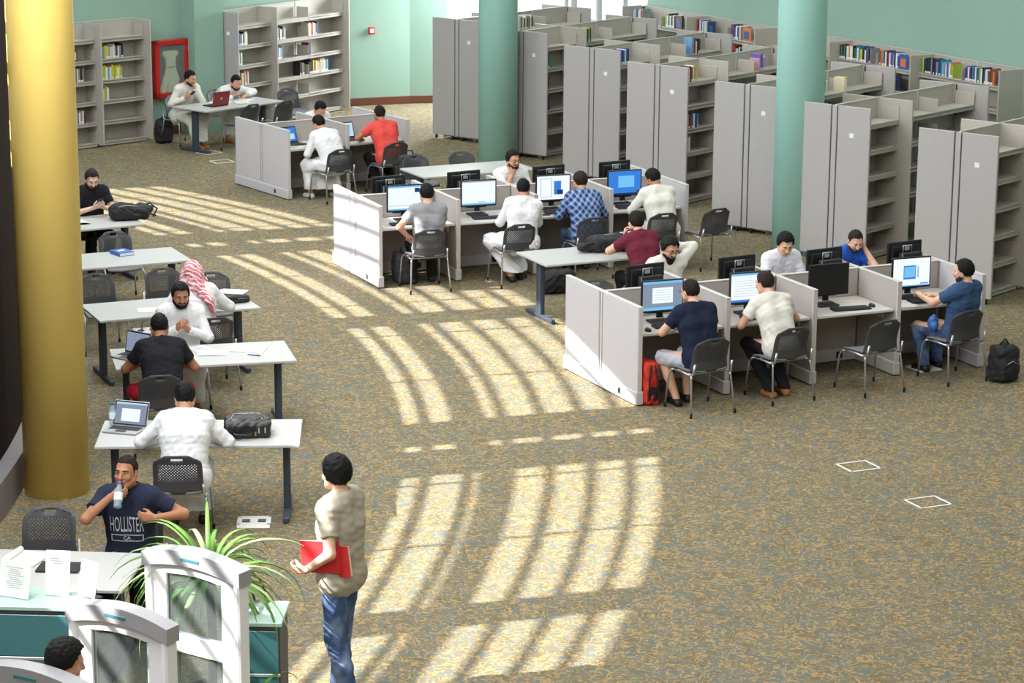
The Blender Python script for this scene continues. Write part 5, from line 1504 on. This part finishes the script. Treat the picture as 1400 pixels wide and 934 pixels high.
def briefcase():
    p, a = tpos(0, .42, -.06)
    root = thing('briefcase', 'black leather briefcase lying flat on a white table', 'bag', p, a + .05)
    F = Field((-.3, -.25, -.02), (.3, .25, .25), .008)
    F.rbox((0, 0, .07), (.205, .165, .07), .035, None, .03); F.rbox((-.01, .03, .125), (.14, .10, .03), .02, None, .03)
    F.wrinkle(.006, .08, 4); F.cut((0, 0, .001), (0, 0, -1)); F.build('bag_body', M['leather'], root)
    MB().tube([(-.13, -.165, .07), (-.11, -.215, .05), (.02, -.225, .045), (.06, -.165, .07)], .011, 8).tube([(-.19, -.15, .05), (-.18, -.2, .02), (-.06, -.21, .02), (-.05, -.165, .05)], .009, 8).build('handle', M['leather'], root)
    for x in (.1, .155): MB().box((x, -.168, .075), (.012, .008, .05), bev=.002).build('buckle', M['silver'], root)
    MB().tube([(-.15, -.07, .152), (-.12, .115, .156), (.1, .12, .156), (.13, -.06, .15)], .004, 6).build('zip', M['silver'], root)
    MB().box((.07, -.172, .045), (.014, .006, .04), bev=.002).build('luggage_tag', M['shoe_tan'], root)
briefcase()
p, a = tpos(2, .66, -.02); root = thing('laptop_case', 'slim black case under white papers on the table end', 'bag', p, a)
F = Field((-.28, -.2, -.02), (.28, .2, .15), .008); F.rbox((0, 0, .04), (.2, .14, .04), .03, None, .02); F.wrinkle(.005, .07, 3); F.cut((0, 0, .001), (0, 0, -1)); F.build('case_body', M['leather'], root)
MB().tube([(-.08, -.14, .04), (-.05, -.175, .03), (.05, -.175, .03), (.08, -.14, .04)], .006, 6).build('handle', M['leather'], root)
MB().tube([(-.18, -.138, .05), (.18, -.138, .05)], .003, 6).build('zip', M['silver'], root)
soft_bag('black backpack on the floor at the right end of the near carrel', (5.33, 26.2, 0), R(30), [((0, 0, .2), (.17, .11, .21), .09, 6), ((0, -.09, .14), (.13, .06, .12), .05, 0)], M['bag'], seed=8, straps=[[(.1, .1, .4), (.18, .13, .25), (.14, .1, .05)], [(-.06, .0, .41), (0, -.02, .47), (.06, .0, .41)]], extra=zips([[(-.1, -.145, .2), (0, -.155, .25), (.1, -.145, .2)]]))
soft_bag('black backpack on the floor beside the wall bookcase and red cabinet', (-6.0, 42.35, 0), R(25), [((0, 0, .2), (.15, .11, .22), .09, 5), ((0, -.09, .13), (.12, .06, .11), .05, 0)], M['bag'], seed=9, straps=[[(-.05, .0, .42), (0, -.02, .48), (.05, .0, .42)], [(.12, .08, .38), (.17, .1, .2), (.14, .08, .03)]])
soft_bag('dark bag on the floor under the middle row, behind the centre table', (.55, 30.55, 0), R(20), [((0, 0, .14), (.24, .15, .14), .1, 0), ((.12, -.06, .2), (.1, .08, .08), .06, 0)], M['bag'], seed=10, straps=[[(-.1, -.1, .2), (0, -.16, .26), (.12, -.12, .22)]])
soft_bag('black bag on the floor under the end desk of the middle row', (-1.42, 31.05, 0), R(20), [((0, 0, .2), (.1, .16, .2), .08, 0)], M['bag2'], seed=12, straps=[[(-.02, -.1, .38), (0, 0, .46), (.02, .1, .38)]])
soft_bag('bag hung on a grey chair at the rear white table', (-1.50, 36.27, .46), R(206), [((0, -.06, .17), (.17, .07, .17), .06, 0)], M['bag2'], seed=13, straps=[[(-.06, -.06, .32), (-.04, -.06, .40), (.04, -.06, .40), (.06, -.06, .32)]])
p, rz = cpos(C3, 0, -.40, .12, 0)
root = soft_bag('red and black bag standing on the floor under the near carrel desk', p, rz, [((0, 0, .23), (.085, .17, .23), .05, 0)], M['red_bag'], seed=14, straps=[[(-.03, -.165, .05), (-.05, -.185, .25), (-.02, -.165, .44)], [(.03, -.165, .05), (.05, -.185, .25), (.02, -.165, .44)]])
MB().box((0, -.166, .13), (.12, .02, .15), bev=.01).build('front_pocket', M['bag'], root)
root = thing('cloth_pouch', 'bright blue pouch on the lap of the man in slate blue', 'pouch', (4.58, 26.36, .56), .4)
F = Field((-.12, -.12, -.1), (.12, .12, .16), .008); F.ell((0, 0, .03), (.05, .07, .08), None, .02); F.ell((.02, .02, .07), (.04, .05, .05), None, .02); F.wrinkle(.008, .06, 3); F.build('pouch_body', M['blue_cover'], root)
MB().tube([(0, .0, .09), (.02, .02, .13), (.04, .0, .1)], .006, 6).build('drawstring', M['paper'], root)

# red folder and a notebook carried by the walker
pd = PPL['walker']; w = world(pd, (-.215, .04, 1.05)); rzw = pd['root'].rotation_euler.z
root = thing('folder', 'bright red folder held against the walking man\'s side', 'folder', w, rzw); root.rotation_euler = (R(-6), R(2), rzw)
MB().box((0, 0, .115), (.006, .30, .23), bev=.002).box((.016, 0, .115), (.006, .30, .23), bev=.002).build('cover', M['folder_red'], root)
MB().box((.008, .004, .118), (.010, .285, .225)).build('papers', M['paper'], root)
w = world(pd, (-.185, -.06, 1.02))
root = thing('notebook', 'cream paged notebook tucked behind the red folder', 'notebook', w, rzw); root.rotation_euler = (R(-8), R(2), rzw)
MB().box((.0, 0, .115), (.004, .24, .22)).box((.026, 0, .115), (.004, .24, .22)).box((.013, .118, .115), (.026, .004, .22)).build('cover', M['folder_red'], root)
MB().box((.013, -.004, .115), (.022, .235, .212)).build('page_block', M['book_cream'], root)

# bottle in the drinker's hand, bottle on the table
def bottle(label, loc, rot, cap=True):
    root = thing('water_bottle', label, 'bottle', loc); root.rotation_euler = rot
    MB().lathe([(.018, 0), (.031, .006), (.033, .02), (.029, .035), (.033, .05), (.033, .13), (.030, .145), (.014, .185), (.0125, .2)], 20).build('bottle_body', M['water'], root)
    MB().lathe([(.0335, .06), (.0336, .062), (.0336, .118), (.0335, .12)], 20).build('bottle_label', M['paper'], root)
    MB().lathe([(.0145, .188), (.0145, .208), (.012, .21)], 16).build('neck_ring' if not cap else 'bottle_cap', M['cap_blue'], root)
pd = PPL['drinker']; bottle('clear plastic water bottle raised to the drinking man\'s mouth', world(pd, BOT), (R(BTILT), 0, pd['root'].rotation_euler.z), False)
w, a = tpos(0, -.80, .27); bottle('small water bottle behind the open silver laptop', w, (0, 0, 0))

# floor boxes: power outlets let into the carpet
def floor_box(label, x, y, a, lid=True):
    root = thing('floor_socket', label, 'floor socket', (x, y, 0), R(a), 'floor socket boxes')
    b = MB()
    for (cx, cy, sx, sy) in ((0, .11, .3, .03), (0, -.11, .3, .03), (.135, 0, .03, .25), (-.135, 0, .03, .25)): b.box((cx, cy, .008), (sx, sy, .014), bev=.003)
    b.box((0, 0, .005), (.25, .2, .006)); b.build('socket_frame', M['socket_white'], root)
    for s in (-.07, .07): MB().box((s, .0, .0115), (.07, .075, .007)).build('socket_insert', M['black'], root)
    if lid:
        A = Matrix.Rotation(R(18), 3, 'X')
        MB().box(Vector((0, -.13, .012)) + A @ Vector((0, -.11, .0)), (.29, .22, .008), rot=A, bev=.003).build('hinged_lid', M['socket_white'], root)
floor_box('open white floor socket under the right end of the briefcase table', -2.27, 21.0, 3)
floor_box('white floor socket between the two men\'s tables with cables beside it', -2.73, 23.72, 10, False)
floor_box('white floor socket beneath the table with the blue book', -4.27, 28.3, 22)
floor_box('open floor socket in the carrel beneath the man in slate blue', 4.55, 26.75, 28)
def floor_plate(label, x, y, a, w=.34, h=.3):
    root = thing('floor_plate', label, 'floor plate', (x, y, 0), R(a), 'carpet floor plates')
    b = MB()
    for (cx, cy, sx, sy) in ((0, h / 2 - .01, w, .02), (0, -h / 2 + .01, w, .02), (w / 2 - .01, 0, .02, h), (-w / 2 + .01, 0, .02, h)): b.box((cx, cy, .004), (sx, sy, .008), bev=.002)
    b.build('plate_rim', M['socket_white'], root)
    MB().box((0, 0, .002), (w - .04, h - .04, .004)).build('carpet_inlay', M['carpet'], root)
floor_plate('white rimmed carpet plate on the open floor, nearer the carrel', 3.32, 22.85, 24)
floor_plate('white rimmed carpet plate on the open floor, closest to the camera on the right', 3.80, 21.7, 24)
floor_plate('white rimmed floor plate under the feet near the red laptop table', -5.1, 41.3, 48)
floor_plate('white rimmed floor plate left of the far carrel', -4.78, 40.4, 30)
w = thing('cable_bundle', 'tangle of black cables beside the floor socket under the shared table', 'cables', (-2.95, 23.62, 0))
MB().tube([(-.12, .05, .01), (-.05, .0, .012), (.0, .06, .02), (.08, .02, .012), (.14, .1, .012)], .006, 6).tube([(-.1, -.03, .01), (-.02, .04, .03), (.06, -.03, .012), (.2, .05, .01)], .006, 6).build('cable', M['rubber'], w)
MB().box((-.05, .02, .03), (.12, .06, .045), bev=.01).build('power_brick', M['black'], w)

# wall things: hose cabinet and alarm button
root = thing('fire_hose_cabinet', 'red fire hose cabinet with a glass door on the teal wall', 'fire cabinet', (-6.02, 43.32, 0), R(45.5))
z0, z1, W = .67, 1.67, .80
MB().box((0, -.05, (z0 + z1) / 2), (W, .012, z1 - z0)).build('cabinet_back', M['cabinet_dark'], root)
f = MB()
for (x, z, sx, sz) in ((0, z0 + .045, W, .09), (0, z1 - .045, W, .09), (-W / 2 + .045, (z0 + z1) / 2, .09, z1 - z0), (W / 2 - .075, (z0 + z1) / 2, .15, z1 - z0)): f.box((x, -.10, z), (sx, .12, sz), bev=.008)
f.build('door_frame', M['red'], root)
MB().box((-.03, -.135, (z0 + z1) / 2), (W - .24, .006, z1 - z0 - .18)).build('glass_pane', M['pane'], root)
MB().lathe([(.032, 0), (.032, .012), (.018, .02)], 16, c=(W / 2 - .07, -.162, z0 + .48), rot=Matrix.Rotation(PI / 2, 3, 'X')).build('door_latch', M['silver'], root)
MB().box((W / 2 - .075, -.162, z1 - .16), (.035, .004, .09)).build('door_sticker', M['paper'], root)
F = Field((-.3, -.2, z0), (.3, .05, z1), .008)
F.cone((-.15, -.085, z1 - .24), (.09, -.085, z1 - .24), .05, None, .02); F.cone((-.09, -.085, z1 - .3), (-.08, -.085, z1 - .48), .06, .05, .04); F.cone((.02, -.085, z1 - .3), (.02, -.085, z1 - .48), .06, .05, .04)
for x0, x1 in ((-.09, -.21), (-.04, -.08), (.0, .04), (.04, .15)): F.cone((x0, -.085, z1 - .5), (x1, -.085, z0 + .12), .04, .06, .03)
F.wrinkle(.006, .05, 3); F.rbox((0, 0, 1.2), (.4, .06, 1), .01, None, .01, op='sub'); F.cut((0, -.128, 0), (0, -1, 0)); F.build('folded_hose', M['cream'], root)
MB().box((-.03, -.125, z1 - .475), (.15, .012, .025), bev=.004).build('hose_strap', M['red'], root)
MB().lathe([(.03, 0), (.045, .01), (.045, .16), (.03, .2), (.012, .22)], 16, c=(.13, -.09, z0 + .12)).build('nozzle', M['red'], root)
root = thing('fire_alarm_button', 'small red fire alarm button on the teal wall', 'alarm', (-2.7, 47.06, 1.42), R(21))
MB().box((0, -.03, 0), (.13, .05, .13), bev=.012).build('alarm_box', M['red'], root); MB().box((0, -.057, 0), (.075, .006, .075), bev=.002).build('alarm_plate', M['paper'], root)

# ------------------------------------------------------------------ reception: glass-topped counter, signs, gates, plants
def counter(label, x0, x1, y0, y1, a):
    cx, cy = (x0 + x1) / 2, (y0 + y1) / 2; L, D = x1 - x0, y1 - y0
    root = thing('reception_counter', label, 'counter', (cx, cy, 0), R(a))
    MB().box((0, 0, .51), (L - .03, D - .04, 1.0), bev=.004).build('counter_body', M['counter_side'], root)
    MB().box((0, 0, 1.035), (L, D, .03), bev=.004).build('glass_top', M['green_glass'], root)
    for z in (.2, .52, .84): MB().box((0, -D / 2 + .012, z + .002), (L - .05, .014, .295), bev=.003).build('glass_front', M['green_front'], root)
    for z in (.36, .68): MB().box((0, -D / 2 + .007, z), (L - .03, .016, .022), bev=.003).build('front_rail', M['alu'], root)
counter('green glass-topped reception counter with the white sign cards', -4.9, -2.85, 15.84, 16.26, -3)
counter('short green glass-topped counter to the right of the gates and plant', -1.84, -1.5, 15.52, 15.96, -2)
def sign(label, x, y, rz, w, h, lines):
    root = thing('sign_card', label, 'sign', (x, y, 1.05), rz, 'white counter sign cards')
    A = Matrix.Rotation(R(-12), 3, 'X')
    MB().box(A @ Vector((0, 0, h / 2)) + Vector((0, 0, .004)), (w, .004, h), rot=A, bev=.001).build('card', M['paper'], root)
    MB().box((0, .035, .004), (w, .08, .005), bev=.001).build('card_foot', M['pane'], root)
    k = MB(); rs = random.Random(int(x * 100))
    for i in range(lines): k.box(A @ Vector((rs.uniform(-.01, .01), -.0026, h * (.82 - i * .055))) + Vector((0, 0, .004)), (w * rs.uniform(.3, .62), .0006, .0045), rot=A)
    k.build('printed_text', M['ink'], root)
sign('leftmost white sign card on the counter, covered in small print', -3.37, 15.98, R(-22), .24, .25, 11)
sign('tall middle white sign card on the counter with a tiny mark', -3.08, 16.02, R(-8), .17, .31, 3)
sign('rightmost white sign card, turned aside, near the gate', -2.76 - .12, 16.0, R(-38), .17, .25, 6)
# things on the reception desk
p, a = tpos(8, .32, .02); root = thing('folder', 'flat black folder on the reception desk', 'folder', p, a)
MB().box((0, 0, .008), (.32, .22, .015), bev=.003).build('cover', M['black_matte'], root); MB().box((0, .003, .008), (.31, .215, .011)).build('papers', M['paper'], root)
p, a = tpos(8, .28, .06, TZ + .016); root = thing('calculator', 'grey pocket calculator on the black folder', 'calculator', p, a - .5)
MB().box((0, 0, .007), (.08, .14, .014), bev=.004).build('calculator_body', M['silver'], root); MB().box((0, .045, .0145), (.06, .03, .002)).build('display', M['black'], root)
k = MB()
for r in range(4):
    for c in range(4): k.box((-.025 + c * .017, -.045 + r * .02, .0148), (.012, .013, .003))
k.build('buttons', M['keys'], root)
p, a = tpos(8, .0, .2); root = thing('notepad', 'notepad with a rolled-back page on the reception desk', 'notepad', p, a - .2)
MB().box((.04, 0, .006), (.22, .3, .012), bev=.002).build('pad', M['paper'], root)
MB().lathe([(.024, 0), (.024, .28)], 16, c=(-.09, .14, .028), rot=Matrix.Rotation(PI / 2, 3, 'X')).build('rolled_page', M['paper'], root)
# security gates
def gate(label, a, b, H, n_open):
    a = Vector(a); b = Vector(b); d = b - a; W = d.length; c = (a + b) / 2
    root = thing('security_gate', label, 'security gate', (c.x, c.y, 0), math.atan2(d.y, d.x), 'library security gates')
    def top(x): return H - .06 * (2 * x / W) ** 2
    rows = []
    z = H - .19
    for k in range(n_open): rows.append((z - .40, z)); z -= .52
    w2 = W / 2 - .05; ow = W * .29; N = 10
    pn = MB()
    def bar(x0, x1, z0, z1): pn.box(((x0 + x1) / 2, 0, (z0 + z1) / 2), (x1 - x0, .05, z1 - z0))
    bar(-w2, -ow, .1, H - .17); bar(ow, w2, .1, H - .17)
    zz = .1
    for (z0, z1) in reversed(rows): bar(-ow, ow, zz, z0); zz = z1
    outline = [(-w2, H - .17)] + [(-w2 + 2 * w2 * i / N, top(-w2 + 2 * w2 * i / N) - .07) for i in range(N + 1)] + [(w2, H - .17)]
    opn = [(ow - 2 * ow * i / N, rows[0][1] + .03 - .03 * (1 - 2 * i / N) ** 2) for i in range(N + 1)]
    # arched head as strips between the window head and the cap
    for i in range(N):
        x0 = -w2 + 2 * w2 * i / N; x1 = x0 + 2 * w2 / N
        def lowz(x): return (rows[0][1] + .02 * (1 - (x / ow) ** 2)) if abs(x) <= ow + .001 else H - .17
        pn.prism([(x0, min(lowz(x0), H - .1)), (x1, min(lowz(x1), H - .1)), (x1, top(x1) - .06), (x0, top(x0) - .06)], -.025, .025, M=Matrix.Rotation(PI / 2, 4, 'X'))
    pn.build('gate_panel', M['gate'], root)
    for s in (-1, 1):
        MB().box((s * (W / 2 - .025), 0, (H - .12) / 2), (.05, .11, H - .12), bev=.012).build('gate_post', M['gate'], root)
    cp = MB()
    for i in range(14):
        x0 = -W / 2 - .01 + (W + .02) * i / 14; x1 = x0 + (W + .02) / 14
        cp.prism([(x0, top(x0) - .10), (x1, top(x1) - .10), (x1, top(x1)), (x0, top(x0))], -.06, .06, M=Matrix.Rotation(PI / 2, 4, 'X'))
    cp = cp.build('arched_cap', M['gate_cap'], root)
    MB().box((0, -.061, H - .055), (.16, .006, .022), bev=.002).build('indicator_window', M['green_front'], cp)
    for (z0, z1) in rows: MB().box((0, 0, (z0 + z1) / 2), (2 * ow, .012, z1 - z0)).build('window_pane', M['pane_tint'], root)
    MB().box((0, 0, .06), (W + .04, .2, .12), bev=.02).build('gate_base', M['gate'], root)
gate('tallest white security gate, the one standing before the plant', (-2.37, 15.50), (-1.70, 15.05), 1.63, 3)
gate('middle white security gate overlapping the dark counter front', (-2.68, 14.42), (-2.02, 14.02), 1.63, 3)
gate('nearest security gate, only its arched grey top in the bottom corner', (-3.04, 13.38), (-2.36, 13.02), 1.63, 3)
def spider_plant(label, loc, n, ln, z, seed, pot=True, spread=1.0, big=1.0):
    rs = random.Random(seed)
    root = thing('potted_plant', label, 'plant', loc)
    MB().lathe([(.13, 0), (.17, .02), (.2, .38), (.21, .4), (.19, .4), (.18, .36)], 28).build('pot', M['pot'], root)
    MB().lathe([(.18, .35), (.02, .365)], 20).build('soil', M['soil'], root)
    if z > .5: MB().tube([(0, 0, .34), (.02, .01, z * .5 + .15), (.0, .0, z)], [.035, .03, .03], 10).build('stem', M['soil'], root)
    for i in range(n):
        a = rs.uniform(0, 2 * PI); L = ln * rs.uniform(.6, 1.1); el = rs.uniform(.2, 1.35); w = rs.uniform(.012, .022) * big
        d = Vector((math.cos(a), math.sin(a), 0)); s = Vector((-d.y, d.x, 0))
        p = Vector((0, 0, z)); e = el; pts = []
        K = 9
        for k in range(K + 1):
            pts.append(p.copy()); p += (d * math.cos(e) + Vector((0, 0, math.sin(e)))) * (L / K); e -= rs.uniform(.12, .34) * spread
            if p.z < .05: p.z = .05
        V = []; F = []
        for k, q in enumerate(pts):
            t = k / K; ww = w * (math.sin(PI * (.12 + .86 * t)) ** .7) * (1 - .5 * t)
            up = Vector((0, 0, 1)) * ww * .5
            V += [q - s * ww + up, q, q + s * ww + up, q - s * ww + up - Vector((0, 0, .003)), q - Vector((0, 0, .003)), q + s * ww + up - Vector((0, 0, .003))]
        for k in range(K):
            b = k * 6; c = b + 6
            F += [(b, b + 1, c + 1, c), (b + 1, b + 2, c + 2, c + 1), (b + 4, b + 3, c + 3, c + 4), (b + 5, b + 4, c + 4, c + 5), (b + 3, b, c, c + 3), (b + 2, b + 5, c + 5, c + 2)]
        MB().add(V, F, 0, True).build('leaf', M['leaf_pale'] if rs.random() < .35 else M['leaf'], root, fix=False)
spider_plant('tall spider plant arching out behind the white gate', (-2.04, 15.98, 0), 95, .85, 1.14, 3, big=1.3)
spider_plant('low spider plant in front of the short green counter', (-1.72, 15.22, 0), 60, .75, .42, 5)
spider_plant('low spider plant seen through the middle gate', (-2.35, 14.75, 0), 45, .75, .42, 8)
# ------------------------------------------------------------------ daylight, added ceiling fill, camera
el = math.atan(1 / COT)
sd = bpy.data.lights.new('sun', 'SUN'); sd.energy = SUN_E; sd.angle = R(.6); sd.color = (1.0, .955, .92)
so = bpy.data.objects.new('sun', sd); COL.objects.link(so)
ddir = Vector((UD.x * math.cos(el), UD.y * math.cos(el), -math.sin(el)))
so.rotation_euler = ddir.to_track_quat('-Z', 'Y').to_euler()
W = bpy.data.worlds.new('sky'); scene.world = W; W.use_nodes = True
bg = W.node_tree.nodes['Background']; bg.inputs[0].default_value = (.93, .97, 1.0, 1); bg.inputs[1].default_value = 1.6
def area(name, loc, target, sx, sy, e, col=(1, 1, 1)):
    d = bpy.data.lights.new(name, 'AREA'); d.shape = 'RECTANGLE'; d.size = sx; d.size_y = sy; d.energy = e; d.color = col
    o = bpy.data.objects.new(name, d); COL.objects.link(o); o.location = loc
    o.rotation_euler = (Vector(target) - Vector(loc)).to_track_quat('-Z', 'Y').to_euler()
    return o
# added soft fill lights under the unseen ceiling, without any fixtures
for x in (-3, 5, 13):
    for y in (4, 13, 23, 33, 43):
        if x == 13 and y == 4: continue
        if x == 13 and y == 43: continue
        area('ceiling_fill', (x, y, CEIL - .05), (x, y, 0), 5.0, 5.0, FILL_E * (.5 if x > 10 else 1) * ({(-3, 4): 2.6, (-3, 13): 1.7, (5, 4): .8, (5, 13): .55, (13, 13): .5, (5, 33): 1.15, (5, 43): 1.3, (-3, 43): 1.2}.get((x, y), 1)), (1, .985, .95))
# sky light coming in through the tall window band
for u in (16, 20, 25.5, 30, 36):
    p = wl(u, .12); q = wl(u, 6)
    area('window_light', (p[0], p[1], 6.2), (q[0], q[1], 2.2), 4.0, 3.0, WIN_E, (.90, .96, 1.0))
area('window_light', (-.3, 47.3, 2.3), (-1.6, 44.2, 0), 1.8, 2.0, BACKWIN_E, (.95, .98, 1.0))

f, H, yh, xv = 3400.0, 6.7, -350.0, 613.0
yv = 467 + f * f / (467 - yh)
dn = Vector(((xv - 700) / f, -(yv - 467) / f, -1)).normalized(); upv = -dn
fw = Vector((0, 0, -1)); Yv = (fw - upv * fw.dot(upv)).normalized(); Xv = Yv.cross(upv)
cam = bpy.data.cameras.new('camera'); co = bpy.data.objects.new('camera', cam); COL.objects.link(co)
cam.sensor_width = 36; cam.lens = f / 1400 * 36; cam.clip_start = .1; cam.clip_end = 200
co.matrix_world = Matrix([(Xv.x, Xv.y, Xv.z, 0), (Yv.x, Yv.y, Yv.z, 0), (upv.x, upv.y, upv.z, H), (0, 0, 0, 1)])
scene.camera = co
vs = scene.view_settings
vs.view_transform = 'Standard'; vs.look = 'None'; vs.gamma = 1.0; vs.use_curve_mapping = False; vs.exposure = EXPO
scene.display_settings.display_device = 'sRGB'
scene.cycles.max_bounces = 6; scene.cycles.diffuse_bounces = 3; scene.cycles.glossy_bounces = 3; scene.cycles.transmission_bounces = 4; scene.cycles.transparent_max_bounces = 12
scene.cycles.use_denoising = True
scene.cycles.sample_clamp_indirect = 6.0; scene.cycles.caustics_reflective = False; scene.cycles.caustics_refractive = False
